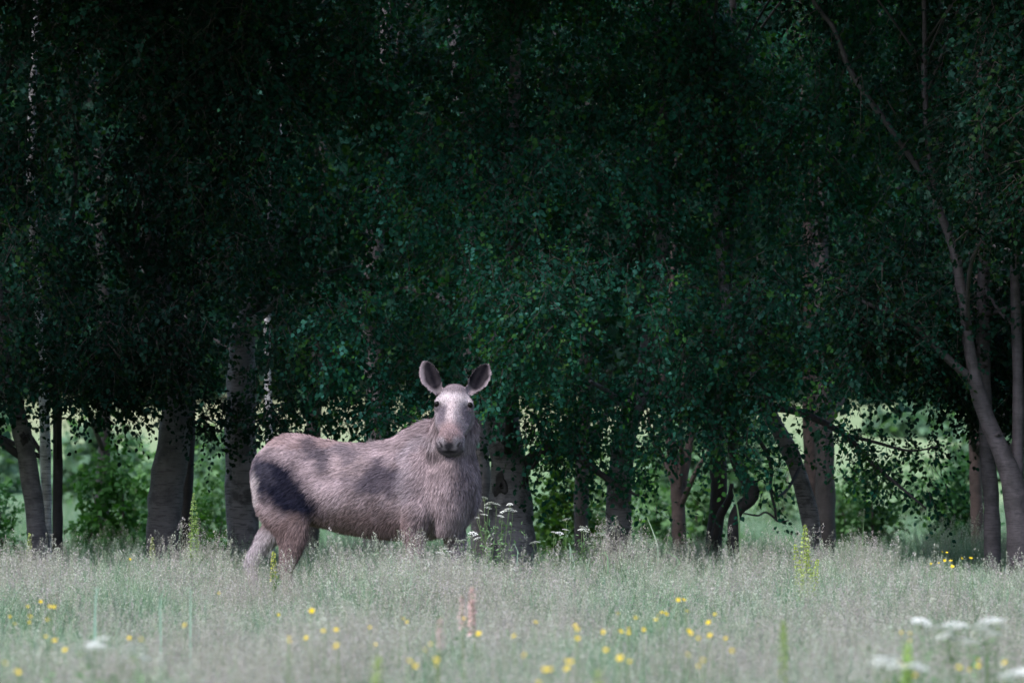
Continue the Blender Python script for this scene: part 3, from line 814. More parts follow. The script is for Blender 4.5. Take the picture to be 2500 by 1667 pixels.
# ears: cupped leaves with thickness
def ear(base, tip, side, width):
    """side: +1 when the inner edge is at +x"""
    ax = tip - base
    L = np.linalg.norm(ax)
    ax = ax / L
    wv = nrm(np.cross(ax, np.array([0, -1.0, 0])))
    fv = nrm(np.cross(wv, ax))
    fv = fv if fv[1] < 0 else -fv
    nu, nvv = 26, 13
    front, back = [], []
    for i in range(nu):
        t = i / (nu - 1)
        prof = (0.42 + 1.1 * math.sin(min(t * 1.25 + .02, 1) * math.pi * .5) - .5) if t < .5 else 1.0
        prof = np.interp(t, [0, .12, .3, .5, .68, .82, .92, .97, 1.0], [.46, .62, .90, 1.0, .95, .76, .50, .30, .08])
        for j in range(nvv):
            q = j / (nvv - 1) * 2 - 1
            cup = (q * q) * .055 * (1.25 - t) * (1 if t > .05 else .7) + .025 * (1 - t) * (t < .3)
            shift = .012 * math.sin(t * math.pi) * -side
            p = base + ax * (t * L) + wv * (q * prof * width + shift) + fv * (cup - .02)
            th = .009 * (1 - .35 * abs(q)) + .02 * max(0, .25 - t)
            front.append(p + fv * th * .5)
            back.append(p - fv * th - fv * .012 * (1 - q * q))
    V = np.array(front + back)
    M = nu * nvv
    F = []
    for i in range(nu - 1):
        for j in range(nvv - 1):
            a = i * nvv + j
            F.append([a, a + 1, a + nvv + 1, a + nvv])
            F.append([M + a, M + a + nvv, M + a + nvv + 1, M + a + 1])
    for i in range(nu - 1):
        for j in (0, nvv - 1):
            a, b = i * nvv + j, (i + 1) * nvv + j
            F.append([a, b, M + b, M + a] if j == 0 else [b, a, M + a, M + b])
    for j in range(nvv - 1):
        for i in (0, nu - 1):
            a, b = i * nvv + j, i * nvv + j + 1
            F.append([b, a, M + a, M + b] if i == 0 else [a, b, M + b, M + a])
    parts.append((V, np.array(F), None))
ear(sp(1077, 962, -.66), sp(1035, 882, -.64), 1, .083)
ear(sp(1142, 962, -.66), sp(1194, 889, -.62), -1, .080)

def merge(ps):
    V, F4, caps, n = [], [], {}, 0
    for v, f, c in ps:
        V.append(v); F4.append(f + n)
        if c is not None:
            caps.setdefault(c.shape[1], []).append(c + n)
        n += len(v)
    return np.concatenate(V), [np.concatenate(F4)] + [np.concatenate(x) for x in caps.values()]
V, F = merge(parts)
raw = np_mesh('moose_raw', V, F)
ro = bpy.data.objects.new('moose_raw', raw)
COL.objects.link(ro)
md = ro.modifiers.new('r', 'REMESH'); md.mode = 'VOXEL'; md.voxel_size = 0.0095; md.use_smooth_shade = True
ms = ro.modifiers.new('s', 'SMOOTH'); ms.factor = 0.5; ms.iterations = 6
dg = bpy.context.evaluated_depsgraph_get()
ev = ro.evaluated_get(dg)
body_me = bpy.data.meshes.new_from_object(ev)
bpy.data.objects.remove(ro, do_unlink=True)
bpy.data.meshes.remove(raw)
body_me.name = 'body'
nv = len(body_me.vertices)
BV = np.empty(nv * 3, np.float32); body_me.vertices.foreach_get('co', BV); BV = BV.reshape(-1, 3).astype(float)
BN = np.empty(nv * 3, np.float32); body_me.vertices.foreach_get('normal', BN); BN = BN.reshape(-1, 3).astype(float)
# extra smoothing of the trunk only (head keeps its form)
el = np.empty(len(body_me.edges) * 2, np.int32); body_me.edges.foreach_get('vertices', el); el = el.reshape(-1, 2)
cnt = np.bincount(el.ravel(), minlength=nv).astype(float)
wsm = np.clip((1.75 - BV[:, 2]) / .1, 0, 1) * np.clip((BV[:, 2] - .75) / .15, 0, 1) * np.clip((BV[:, 1] + .78) / .12, 0, 1)
for it in range(26):
    acc = np.zeros_like(BV)
    np.add.at(acc, el[:, 0], BV[el[:, 1]])
    np.add.at(acc, el[:, 1], BV[el[:, 0]])
    BV = BV + (acc / cnt[:, None] - BV) * (.6 * wsm[:, None])
# soft muscle relief
rel = (N1(BV * 5.0) - .5) * .016 + (N2(BV * 11.0) - .5) * .006
BV = BV + BN * (rel * wsm)[:, None]
# nostrils and mouth crease are pressed in
for sg in (1, -1):
    c = hp(.57, sg * .075, .055)
    d = np.linalg.norm((BV - c) / np.array([.022, .03, .03]), axis=1)
    BV -= BN * (.012 * np.exp(-d * d))[:, None]
body_me.vertices.foreach_set('co', BV.astype(np.float32).ravel())
body_me.update()
body_me.vertices.foreach_get('normal', (tmp := np.empty(nv * 3, np.float32)))
BN = tmp.reshape(-1, 3).astype(float)

def zpx(P):
    """moose-local point -> coordinates of the enlarged photo crop used to note coat markings"""
    u = 887 + 300 * P[:, 0]
    v = 1000 + 300 * (CAMH - P[:, 2])
    return (u - 550) * 2.75, (v - 850) * 2.75

def blob(U, Vv, cu, cv, a, b, dx=1.0, dy=0.0, soft=.35):
    L = math.hypot(dx, dy); dx /= L; dy /= L
    p = ((U - cu) * dx + (Vv - cv) * dy) / a
    q = (-(U - cu) * dy + (Vv - cv) * dx) / b
    d = np.sqrt(p * p + q * q)
    return np.clip((1 - d) / soft + .5, 0, 1)

def coat(P, Nv):
    n = len(P)
    U, Vv = zpx(P)
    w1 = (N1(P * 6) - .5) * 90 + (N2(P * 17) - .5) * 60
    w2 = (N2(P * 6 + 9) - .5) * 90 + (N3(P * 17) - .5) * 60
    Uw, Vw = U + w1, Vv + w2
    col = np.tile(np.array([.268, .208, .226]), (n, 1))
    mott = (.75 * N3(P * np.array([9, 9, 14])) + .25 * N1(P * 40))[:, None]
    col *= .45 + 1.1 * mott
    def mix(w, c):
        nonlocal col
        w = np.clip(w, 0, 1)[:, None]
        col = col * (1 - w) + np.array(c) * w
    # warm underside, chest sides
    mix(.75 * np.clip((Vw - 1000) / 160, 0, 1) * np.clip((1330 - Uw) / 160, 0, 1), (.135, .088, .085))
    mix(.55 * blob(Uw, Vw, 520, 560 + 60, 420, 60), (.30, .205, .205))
    mix(.5 * blob(Uw, Vw, 860, 780, 170, 70, 1, .1), (.34, .26, .27))
    # dark moulting patches, plus painted chest shade
    near = np.clip(-Nv[:, 1] * 2 + .6, 0, 1)
    dk = (.007, .009, .020)
    mix(.97 * near * blob(Uw, Vw, 420, 945, 262, 138, .74, .68, .45), dk)
    mix(.55 * near * blob(Uw, Vw, 250, 830, 110, 70, .6, .8, .6), (.06, .055, .075))
    mix(.78 * near * blob(Uw, Vw, 1065, 880, 215, 105, .95, .12, .6), (.026, .026, .042))
    mix(.70 * near * blob(Uw, Vw, 620, 690, 130, 66, .55, .8, .6), (.03, .03, .045))
    mix(.60 * near * blob(Uw, Vw, 820, 715, 140, 34, 1, .05, .6), (.08, .07, .09))
    mix(.45 * near * blob(Uw, Vw, 1270, 660, 110, 30, .9, -.4, .6), (.07, .06, .085))
    mix(.45 * near * blob(Uw, Vw, 1590, 900, 30, 150, 1, 0, .6), (.10, .085, .10))  # shadow down the middle of the chest, painted into the coat
    mix(.55 * near * blob(Uw, Vw, 1330, 620, 130, 40, .9, -.4, .6), (.36, .30, .33))
    mix(.45 * near * blob(Uw, Vw, 1240, 820, 45, 190, 1, .1, .6), (.36, .30, .34))
    # legs
    mix(.8 * np.clip((Vv - 1180) / 60, 0, 1) * (P[:, 0] < -.35) * np.clip((P[:, 1] - .35) / .1, 0, 1) * (Uw < 380), (.42, .37, .41))
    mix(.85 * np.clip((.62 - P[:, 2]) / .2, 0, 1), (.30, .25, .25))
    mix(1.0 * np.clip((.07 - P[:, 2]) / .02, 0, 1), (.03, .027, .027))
    # rump edge: pale
    mix(.6 * blob(Uw, Vv, 185, 980, 45, 150, .95, .35, .6), (.40, .35, .36))
    # head
    rel_ = P - POLL
    T = rel_ @ hd
    H = rel_ @ hx
    hh = rel_ @ hn
    head = np.clip((-P[:, 1] - .66) / .06, 0, 1) * (P[:, 2] > 1.46) * np.clip((T + .12) / .05, 0, 1) * np.clip((hh + .10) / .05, 0, 1) * (np.abs(H) < .17) * (T < .72)
    def mh(w, c):
        mix(w * head, c)
    wv = (N2(P * 22) - .5) * 14
    mh(.9 + 0 * U, (.235, .195, .222))
    mh(.85 * blob(U + wv, Vv + wv, 1545, 268, 104, 44, 1, 0, .5), (.15, .12, .135))
    mh(.95 * blob(U + wv, Vv + wv, 1545, 350, 118, 46, 1, .05, .7), (.45, .385, .41))
    mh(.9 * blob(U + wv, Vv + wv, 1535, 430, 46, 90, 1, 0, .7), (.41, .335, .355))
    mh(.8 * blob(U + wv, Vv + wv, 1462, 450, 26, 72, 1, .3, .7), (.11, .09, .115))
    mh(.8 * blob(U + wv, Vv + wv, 1618, 450, 26, 72, 1, -.3, .7), (.11, .09, .115))
    mh(.85 * blob(U + wv, Vv + wv, 1512, 565, 80, 75, 1, 0, .7), (.20, .135, .14))
    mh(.5 * blob(U + wv, Vv + wv, 1512, 580, 40, 40, 1, 0, .8), (.16, .115, .125))
    mh(.7 * blob(U + wv, Vv + wv, 1462, 632, 26, 34, 1, 0, .7), (.29, .255, .285))
    mh(.7 * blob(U + wv, Vv + wv, 1558, 632, 26, 34, 1, 0, .7), (.29, .255, .285))
    mh(.95 * blob(U + wv, Vv, 1506, 655, 30, 30, 1, 0, .7), (.04, .036, .045))
    lip = Vv - (688 - 46 * ((U - 1510) / 68) ** 2)
    mh(.85 * np.clip(lip / 14, 0, 1) * (np.abs(U - 1510) < 90), (.07, .058, .07))  # chin painted dark to read as a shaded underside
    mh(.9 * blob(U, Vv, 1512, 690, 46, 10, 1, 0, .8), (.022, .02, .025))
    for cu, dx in ((1456, .5), (1570, -.5)):
        mh(.9 * blob(U, Vv, cu, 646, 22, 9, dx, 1, .7), (.035, .03, .035))
    for cu, cv in ((1432, 378), (1645, 385)):
        mh(.9 * blob(U, Vv, cu, cv + 4, 24, 26, 1, 0, .7), (.05, .042, .05))
        mh(.7 * blob(U, Vv, cu + (12 if cu < 1500 else -12), cv + 40, 16, 26, 1, 0, .9), (.14, .115, .14))
    # ears: dark hollow, pale rim
    earz = (P[:, 2] > 1.97) * (P[:, 1] < -.4)
    front = np.clip(-Nv[:, 1] * 3, 0, 1)
    for cu, cv, dx, dy in ((1390, 190, .32, .95), (1712, 195, -.45, .9)):
        e = blob(U, Vv, cu, cv, 118, 76, dx, dy, .15) * earz
        mix(.9 * e, (.22, .18, .20))
        st = .5 + .5 * np.sin(((U - cu) * dy - (Vv - cv) * dx) * .11 + 1.3)
        mix(e * front * (.93 + .07 * st) * blob(U + wv, Vv + wv, cu + (8 if cu < 1500 else -4), cv - 5, 106, 60, dx, dy, .35), (.007, .006, .009))
    return np.clip(col, .004, .9)

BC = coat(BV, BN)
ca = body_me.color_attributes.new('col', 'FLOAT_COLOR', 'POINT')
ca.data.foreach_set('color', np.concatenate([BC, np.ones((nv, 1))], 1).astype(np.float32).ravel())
body_me.materials.clear()
body_me.materials.append(M_SKIN)

moose = empty('moose', MC)
tag(moose, 'grey-brown cow moose with dark patches standing in tall grass, facing the camera', 'moose')
obj('body', body_me, moose)

# eyes
em, ent, eb = new_mat('moose_eye')
eb.inputs['Base Color'].default_value = (.004, .003, .003, 1)
eb.inputs['Roughness'].default_value = .3
eb.inputs['Specular IOR Level'].default_value = .1
for u, v in ((1069, 987), (1148.5, 989.5)):
    c = sp(u, v, 0)
    # find body surface depth there
    d2 = (BV[:, 0] - c[0]) ** 2 + (BV[:, 2] - c[2]) ** 2
    cand = np.where(d2 < .016 ** 2)[0]
    yy = BV[cand, 1].min() if len(cand) else -.8
    c[1] = yy + .013
    V, F, cp = [], [], None
    n, m = 14, 9
    for i in range(m):
        ph = math.pi * (i + .5) / m
        for j in range(n):
            a = 2 * math.pi * j / n
            V.append((math.sin(ph) * math.cos(a) * .024, math.sin(ph) * math.sin(a) * .02, math.cos(ph) * .026))
    F = np.array([[i * n + j, i * n + (j + 1) % n, (i + 1) * n + (j + 1) % n, (i + 1) * n + j] for i in range(m - 1) for j in range(n)])
    cp = np.array([list(range(n)), [(m - 1) * n + q for q in range(n)]])
    obj('eye', np_mesh('eye', np.array(V) + c, [F, cp], mat=em, smooth=True), moose)

# coat: hair strands over the whole body
body_me.calc_loop_triangles()
nt = len(body_me.loop_triangles)
tri = np.empty(nt * 3, np.int32); body_me.loop_triangles.foreach_get('vertices', tri); tri = tri.reshape(-1, 3)
A_, B_, C_ = BV[tri[:, 0]], BV[tri[:, 1]], BV[tri[:, 2]]
area = np.linalg.norm(np.cross(B_ - A_, C_ - A_), axis=1)
cen = (A_ + B_ + C_) / 3
wgt = area * np.where(cen[:, 2] < .45, .25, 1.0) * np.where((cen[:, 2] > 1.75) | (cen[:, 1] < -.72), 1.8, 1.0)
NH = 125000
fi = rng.choice(nt, NH, p=wgt / wgt.sum())
b1, b2 = rng.random(NH), rng.random(NH)
fl = b1 + b2 > 1
b1[fl], b2[fl] = 1 - b1[fl], 1 - b2[fl]
HP = A_[fi] + (B_[fi] - A_[fi]) * b1[:, None] + (C_[fi] - A_[fi]) * b2[:, None]
HN = nrm(BN[tri[fi, 0]] + BN[tri[fi, 1]] + BN[tri[fi, 2]])
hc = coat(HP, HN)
T_ = (HP - POLL) @ hd
hnn = (HP - POLL) @ hn
is_head = (T_ > -.12) & (T_ < .8) & (HP[:, 1] < -.55) & (HP[:, 2] > 1.5) & (np.abs((HP - POLL) @ hx) < .18) & (hnn > -.12)
is_ear = (HP[:, 2] > 2.0) & (T_ < .03)
flow = np.tile(-fw * .8 + UP * -.55, (NH, 1))
nk = np.clip((HP[:, 0] - .35) / .25, 0, 1)[:, None]                       # neck and chest hair falls down
flow = flow * (1 - nk) + (np.array([-.25, 0, -1.0])) * nk
low = np.clip((1.0 - HP[:, 2]) / .2, 0, 1)[:, None]
flow = flow * (1 - low) + np.array([-.1, 0, -1.0]) * low
flow[is_head] = -hd * .8 + UP * .1
flow[is_ear] = nrm(HP[is_ear] - sp(1110, 1000, -.66))
flow = flow + (np.stack([N1(HP * 5), N2(HP * 5), N3(HP * 5)], -1) - .5) * .5 + rng.normal(size=(NH, 3)) * .16
flow -= HN * np.sum(flow * HN, 1, keepdims=True)
dirn = nrm(nrm(flow) + HN * (.28 + .22 * rng.random((NH, 1))))
hl = np.full(NH, .045)
hl = hl + .015 * np.clip((HP[:, 0] - .30) / .3, 0, 1) + .03 * np.clip((HP[:, 2] - 1.55) / .15, 0, 1) * (HP[:, 0] > .1)
hl = np.where(HP[:, 2] < .8, .028, hl)
hl = np.where(HP[:, 2] > 1.84, .016, hl)
hl[is_head] = .016
hl[is_ear] = np.where(HN[is_ear, 1] < -.2, .006, .013)
eyez = np.minimum(np.linalg.norm(HP[:, [0, 2]] - sp(1069, 987, 0)[[0, 2]], axis=1), np.linalg.norm(HP[:, [0, 2]] - sp(1148.5, 989.5, 0)[[0, 2]], axis=1))
hl[(eyez < .028) & is_head] = .004
hl *= .6 + .8 * rng.random(NH)
wdt = np.where(is_head | is_ear, .0015, .0020)[:, None]
sd = nrm(np.cross(dirn, HN + rng.normal(size=(NH, 3)) * .3))
tipd = nrm(dirn + UP * -.25)
mid = HP + dirn * (hl * .55)[:, None]
end = mid + tipd * (hl * .45)[:, None]
HV = np.stack([HP - sd * wdt - HN * .003, HP + sd * wdt - HN * .003, mid + sd * wdt * .75, mid - sd * wdt * .75, end], 1).reshape(-1, 3)
bq = (np.arange(NH) * 5)[:, None]
shade = (.55 + .95 * rng.random((NH, 1)) ** 1.4)
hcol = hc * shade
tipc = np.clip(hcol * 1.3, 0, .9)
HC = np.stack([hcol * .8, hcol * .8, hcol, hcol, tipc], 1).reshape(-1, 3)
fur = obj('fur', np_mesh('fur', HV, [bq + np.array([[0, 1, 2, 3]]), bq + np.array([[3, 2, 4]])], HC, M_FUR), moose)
tag(fur, kind='stuff')

# ------------------------------------------------------------------ meadow grass
def blade_set(r, n, hmin, hmax, spread, w0, cols, bend=.35):
    V, F, C = [], [], []
    k = 4
    ba = r.uniform(0, 2 * np.pi, n)
    br = spread * np.sqrt(r.random(n))
    for i in range(n):
        h = r.uniform(hmin, hmax)
        b = np.array([math.cos(ba[i]) * br[i], math.sin(ba[i]) * br[i], 0])
        az = r.uniform(0, 2 * np.pi)
        d = np.array([math.cos(az), math.sin(az), 0])
        s = np.array([-d[1], d[0], 0])
        lean, bd = r.uniform(.02, .2), r.uniform(.1, 1) * bend
        col = np.array(cols[r.integers(0, len(cols))]) * r.uniform(.75, 1.25)
        o = len(V)
        for q in range(k):
            t = q / (k - 1)
            p = b + d * h * (lean * t + bd * t ** 2.4) + np.array([0, 0, h * (t - .28 * bd * t ** 3)])
            w = w0 * (1 - t ** 1.7) * .5 + .0004
            V += [p - s * w, p + s * w]
            cc = col * (.75 + .45 * t)
            C += [cc, cc]
        for q in range(k - 1):
            F.append([o + 2 * q, o + 2 * q + 1, o + 2 * q + 3, o + 2 * q + 2])
    return V, F, C

def panicle_set(r, n, hmin, hmax, spread, cols, stemcol, nsp=60, plen=.17, pw=.05):
    V, F, C = [], [], []
    for i in range(n):
        h = r.uniform(hmin, hmax)
        a = r.uniform(0, 2 * np.pi)
        b = np.array([math.cos(a), math.sin(a), 0]) * spread * math.sqrt(r.random())
        az = r.uniform(0, 2 * np.pi)
        d = np.array([math.cos(az), math.sin(az), 0])
        s = np.array([-d[1], d[0], 0])
        bend = r.uniform(.03, .22)
        col = np.array(cols[r.integers(0, len(cols))]) * r.uniform(.8, 1.2)
        def pos(t):
            return b + d * (h * bend * t * t) + np.array([0, 0, h * t])
        o = len(V)
        for q in range(4):
            t = q / 3
            w = .0011 * (1 - .5 * t)
            V += [pos(t) - s * w, pos(t) + s * w]
            C += [np.array(stemcol) * (.8 + .3 * t)] * 2
        for q in range(3):
            F.append([o + 2 * q, o + 2 * q + 1, o + 2 * q + 3, o + 2 * q + 2])
        pl = plen * r.uniform(.7, 1.25)
        wd = pw * r.uniform(.6, 1.3)
        for q in range(nsp):
            f = r.random() ** .9
            t0 = 1 - pl / h * (1 - f)
            rr = wd * (1 - f) ** .6 * (.35 + .65 * r.random()) * (1 if f < .95 else .4)
            aa = r.uniform(0, 2 * np.pi)
            c = pos(t0) + np.array([math.cos(aa) * rr, math.sin(aa) * rr, rr * r.uniform(.1, .8)])
            L = r.uniform(.006, .012)
            dd = nrm(r.normal(size=3) + np.array([math.cos(aa) * .6, math.sin(aa) * .6, .3]))
            ss = nrm(np.cross(dd, r.normal(size=3))) * L * .28
            o = len(V)
            V += [c - dd * L * .5, c + ss, c + dd * L * .5, c - ss]
            cc = col * r.uniform(.7, 1.35)
            C += [cc] * 4
            F.append([o, o + 1, o + 2, o + 3])
            if q % 5 == 0:      # fine branchlet
                o = len(V)
                p0 = pos(max(t0 - rr * .6 / h, 0))
                V += [p0 - s * .0004, p0 + s * .0004, c]
                C += [np.array(stemcol) * .9] * 3
                F.append([o, o + 1, o + 2, o + 2])
    return V, F, C

def tuft_mesh(name, sets):
    V, F4, F3, C = [], [], [], []
    for v, f, c in sets:
        o = len(V)
        V += v; C += c
        for q in f:
            if q[2] == q[3]:
                F3.append([o + x for x in q[:3]])
            else:
                F4.append([o + x for x in q])
    fs = [np.array(F4)] + ([np.array(F3)] if F3 else [])
    return np_mesh(name, np.array(V), fs, np.array(C), M_GRASS)

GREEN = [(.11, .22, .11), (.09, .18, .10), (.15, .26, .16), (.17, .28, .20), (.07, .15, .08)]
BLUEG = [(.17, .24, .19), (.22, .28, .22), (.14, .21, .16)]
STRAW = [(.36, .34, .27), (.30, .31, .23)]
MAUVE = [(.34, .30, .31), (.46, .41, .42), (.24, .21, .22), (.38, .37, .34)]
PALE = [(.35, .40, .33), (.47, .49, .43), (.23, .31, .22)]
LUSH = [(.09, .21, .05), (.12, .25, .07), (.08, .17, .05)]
tuft_col = bpy.data.collections.new('tufts')
tufts = []
for q in range(4):      # 0-3 seed-head grass, mauve
    r = np.random.default_rng(300 + q)
    tufts.append(tuft_mesh('tuft', [blade_set(r, 26, .25, .55, .10, .005, GREEN + BLUEG), panicle_set(r, 8, .48, .84, .10, MAUVE, (.30, .30, .22), nsp=52, plen=.17, pw=.05)]))
for q in range(3):      # 4-6 seed-head grass, pale
    r = np.random.default_rng(320 + q)
    tufts.append(tuft_mesh('tuft', [blade_set(r, 32, .25, .60, .10, .005, GREEN + BLUEG + STRAW), panicle_set(r, 6, .46, .80, .10, PALE + MAUVE[:1], (.32, .33, .24), nsp=48, plen=.14, pw=.036)]))
for q in range(3):      # 7-9 green blades, few seed heads
    r = np.random.default_rng(340 + q)
    tufts.append(tuft_mesh('tuft', [blade_set(r, 60, .30, .70, .13, .0065, GREEN + BLUEG), panicle_set(r, 3, .48, .72, .12, PALE, (.25, .3, .18), nsp=40)]))
for q in range(2):      # 10-11 lush low green
    r = np.random.default_rng(360 + q)
    tufts.append(tuft_mesh('tuft', [blade_set(r, 60, .20, .48, .17, .009, LUSH + GREEN[:2], bend=.6)]))
for q, me in enumerate(tufts):
    o = bpy.data.objects.new('tuft_%02d' % q, me)
    tuft_col.objects.link(o)

def scatter(n, y0, y1, density_fn, pick_fn, scale_fn, seed):
    r = np.random.default_rng(seed)
    Y = y0 + (y1 - y0) * r.random(n)
    hw = Y * .0625 + 1.6
    X = r.uniform(-1, 1, n) * hw
    keep = r.random(n) < hw / (y1 * .0625 + 1.6) * density_fn(X, Y)
    X, Y = X[keep], Y[keep]
    Z = ground_z(X, Y) - .01
    P = np.stack([X, Y, Z], -1)
    return P, pick_fn(X, Y, r), r.uniform(0, 2 * np.pi, len(X)), scale_fn(X, Y, r)

def pick_near(X, Y, r):
    m = N1(np.stack([X * .6 + 3, Y * .16, 0 * X], -1)) * .4 + N2(np.stack([X * 2.4, Y * .7, 0 * X], -1)) * .6
    k = m + r.normal(size=len(X)) * .09
    out = np.where(k > .56, r.integers(0, 4, len(X)), np.where(k > .49, r.integers(4, 7, len(X)), r.integers(7, 10, len(X))))
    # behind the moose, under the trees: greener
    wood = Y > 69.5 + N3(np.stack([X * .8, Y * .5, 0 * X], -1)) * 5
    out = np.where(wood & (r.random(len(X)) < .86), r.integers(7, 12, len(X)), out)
    field = Y > 92
    out = np.where(field, r.integers(7, 12, len(X)), out)
    return out
def scale_near(X, Y, r):
    s = .50 + .44 * N2(np.stack([X * 1.1, Y * .35, 0 * X + 4], -1)) + .22 * N3(np.stack([X * 3, Y * 1.2, 0 * X], -1)) + r.normal(size=len(X)) * .07
    s = np.where(Y < 58, s * .86, s)
    ul = 1250 + X * FPX / Y
    s = np.where((ul > 540) & (ul < 810) & (Y > 60) & (Y < 71), s * .84, s)
    s = np.where(Y > 71.5, s * (.68 + .52 * N1(np.stack([X * .7 + 9, Y * .5, 0 * X], -1)) ** 1.3), s)
    s = np.where(Y > 84, s * .82, s)
    s = np.where(Y > 92, s * .75, s)
    return np.clip(s, .45, 1.4)
one = lambda X, Y: np.ones_like(X)
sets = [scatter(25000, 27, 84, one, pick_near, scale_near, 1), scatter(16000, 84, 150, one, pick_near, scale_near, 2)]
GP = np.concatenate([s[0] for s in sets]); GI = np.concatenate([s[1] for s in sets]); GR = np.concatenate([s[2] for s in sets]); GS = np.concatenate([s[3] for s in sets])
# taller seed heads right in front of belly and forelegs
rt_ = np.random.default_rng(9)
for (a, b, ya, yb, n, sa, sb) in ((800, 1010, 67.0, 68.4, 40, .92, 1.2), (960, 1150, 66.8, 68.2, 34, .85, 1.1), (1460, 1620, 71, 74, 16, .95, 1.25), (560, 700, 66.5, 68.5, 16, .9, 1.0)):
    U_ = rt_.uniform(a, b, n); Y_ = rt_.uniform(ya, yb, n)
    GP = np.concatenate([GP, np.stack([(U_ - 1250) / FPX * Y_, Y_, 0 * Y_ - .01], -1)])
    GI = np.concatenate([GI, rt_.integers(0, 7, n)]); GR = np.concatenate([GR, rt_.uniform(0, 6.28, n)]); GS = np.concatenate([GS, rt_.uniform(sa, sb, n)])
# the moose has trodden in: keep stems out of its body
rel_ = GP - MC
s_ = rel_ @ fw; r_ = rel_ @ rt
inside = (np.abs(s_ + .05) < 1.1) & (np.abs(r_) < .33)
GS = np.where(inside, GS * .55, GS)
gm = bpy.data.meshes.new('meadow_grass')
gm.vertices.add(len(GP)); gm.vertices.foreach_set('co', GP.astype(np.float32).ravel())
at = gm.attributes.new('idx', 'INT', 'POINT'); at.data.foreach_set('value', GI.astype(np.int32))
at = gm.attributes.new('scl', 'FLOAT', 'POINT'); at.data.foreach_set('value', GS.astype(np.float32))
at = gm.attributes.new('rot', 'FLOAT_VECTOR', 'POINT')
rv = np.stack([rng.normal(size=len(GP)) * .06, rng.normal(size=len(GP)) * .06, GR], -1)
at.data.foreach_set('vector', rv.astype(np.float32).ravel())
go = obj('meadow_grass', gm)
tag(go, 'tall pale seed-headed meadow grass filling the field', 'grass', None, 'stuff')
ng = bpy.data.node_groups.new('scatter_grass', 'GeometryNodeTree')
ng.interface.new_socket('Geometry', in_out='INPUT', socket_type='NodeSocketGeometry')
ng.interface.new_socket('Geometry', in_out='OUTPUT', socket_type='NodeSocketGeometry')
gi = ng.nodes.new('NodeGroupInput'); gout = ng.nodes.new('NodeGroupOutput')
iop = ng.nodes.new('GeometryNodeInstanceOnPoints')
ci = ng.nodes.new('GeometryNodeCollectionInfo')
ci.inputs['Collection'].default_value = tuft_col
ci.inputs['Separate Children'].default_value = True
ci.inputs['Reset Children'].default_value = True
def nattr(nm, dt):
    n = ng.nodes.new('GeometryNodeInputNamedAttribute'); n.data_type = dt
    n.inputs['Name'].default_value = nm
    return n.outputs['Attribute']
iop.inputs['Pick Instance'].default_value = True
ng.links.new(gi.outputs[0], iop.inputs['Points'])
ng.links.new(ci.outputs[0], iop.inputs['Instance'])
ng.links.new(nattr('idx', 'INT'), iop.inputs['Instance Index'])
e2r = ng.nodes.new('FunctionNodeEulerToRotation')
ng.links.new(nattr('rot', 'FLOAT_VECTOR'), e2r.inputs[0])
ng.links.new(e2r.outputs[0], iop.inputs['Rotation'])
ng.links.new(nattr('scl', 'FLOAT'), iop.inputs['Scale'])
ng.links.new(iop.outputs[0], gout.inputs[0])
gmod = go.modifiers.new('scatter', 'NODES'); gmod.node_group = ng

# ------------------------------------------------------------------ flowers and single plants
def flower_depth(v, h):
    return FPX * (CAMH - h) / (v - HORIZ)

def stem_mesh(name, base, top, r0=.0018, col=(.12, .20, .07), n=6):
    mid = (base + top) / 2 + np.array([random.gauss(0, .015), random.gauss(0, .015), 0])
    V, F, cp = tube(np.array([np.append(base, r0), np.append(mid, r0 * .9), np.append(top, r0 * .7)]), n, 5)
    return np_mesh(name, V, [F, cp], np.tile(np.array(col), (len(V), 1)), M_PLANT)

def buttercup_head(r):
    V, F, C = [], [], []
    for k in range(5):
        a = k / 5 * 2 * np.pi + .2
        d = np.array([math.cos(a), math.sin(a), 0]); s = np.array([-d[1], d[0], 0])
        o = len(V)
        for t, w, z in ((.08, .15, 0), (.5, .42, .22), (.85, .42, .42), (1.0, .2, .48)):
            V += [d * t * .0135 - s * w * .0135 + UP * z * .0135, d * t * .0135 + UP * (z - .08) * .0135, d * t * .0135 + s * w * .0135 + UP * z * .0135]
            C += [(.85, .64, .012)] * 3
        for q in range(3):
            for z in range(2):
                F.append([o + 3 * q + z, o + 3 * q + z + 1, o + 3 * q + 4 + z, o + 3 * q + 3 + z])
    o = len(V)
    for i in range(3):
        for j in range(8):
            a = j / 8 * 2 * np.pi
            q = (.36, .3, .12)[i] * .0135
            V.append((math.cos(a) * q, math.sin(a) * q, (.05, .32, .42)[i] * .0135)); C.append((.62, .42, .02))
    for i in range(2):
        for j in range(8):
            F.append([o + i * 8 + j, o + i * 8 + (j + 1) % 8, o + (i + 1) * 8 + (j + 1) % 8, o + (i + 1) * 8 + j])
    return np_mesh('flower_head', np.array(V), [np.array(F)], np.array(C), M_PETAL)
BHEAD = buttercup_head(rng)
K = 1.8816
BL = [(127, 340), (187, 317), (228, 340), (247, 340), (45, 385), (138, 385), (65, 418), (135, 412), (218, 400), (210, 478), (252, 497), (22, 598), (87, 645), (80, 640), (593, 485), (645, 490), (1278, 377), (1432, 360), (1327, 480), (1330, 498), (1408, 483), (1485, 452), (1543, 448), (1548, 520), (1700, 436), (1850, 395), (1872, 411), (2130, 395), (1980, 513), (1950, 537), (2003, 585), (2003, 608), (2200, 465), (1880, 590), (1910, 612), (1728, 512), (597, 122), (1005, 278), (300, 540), (850, 425)]
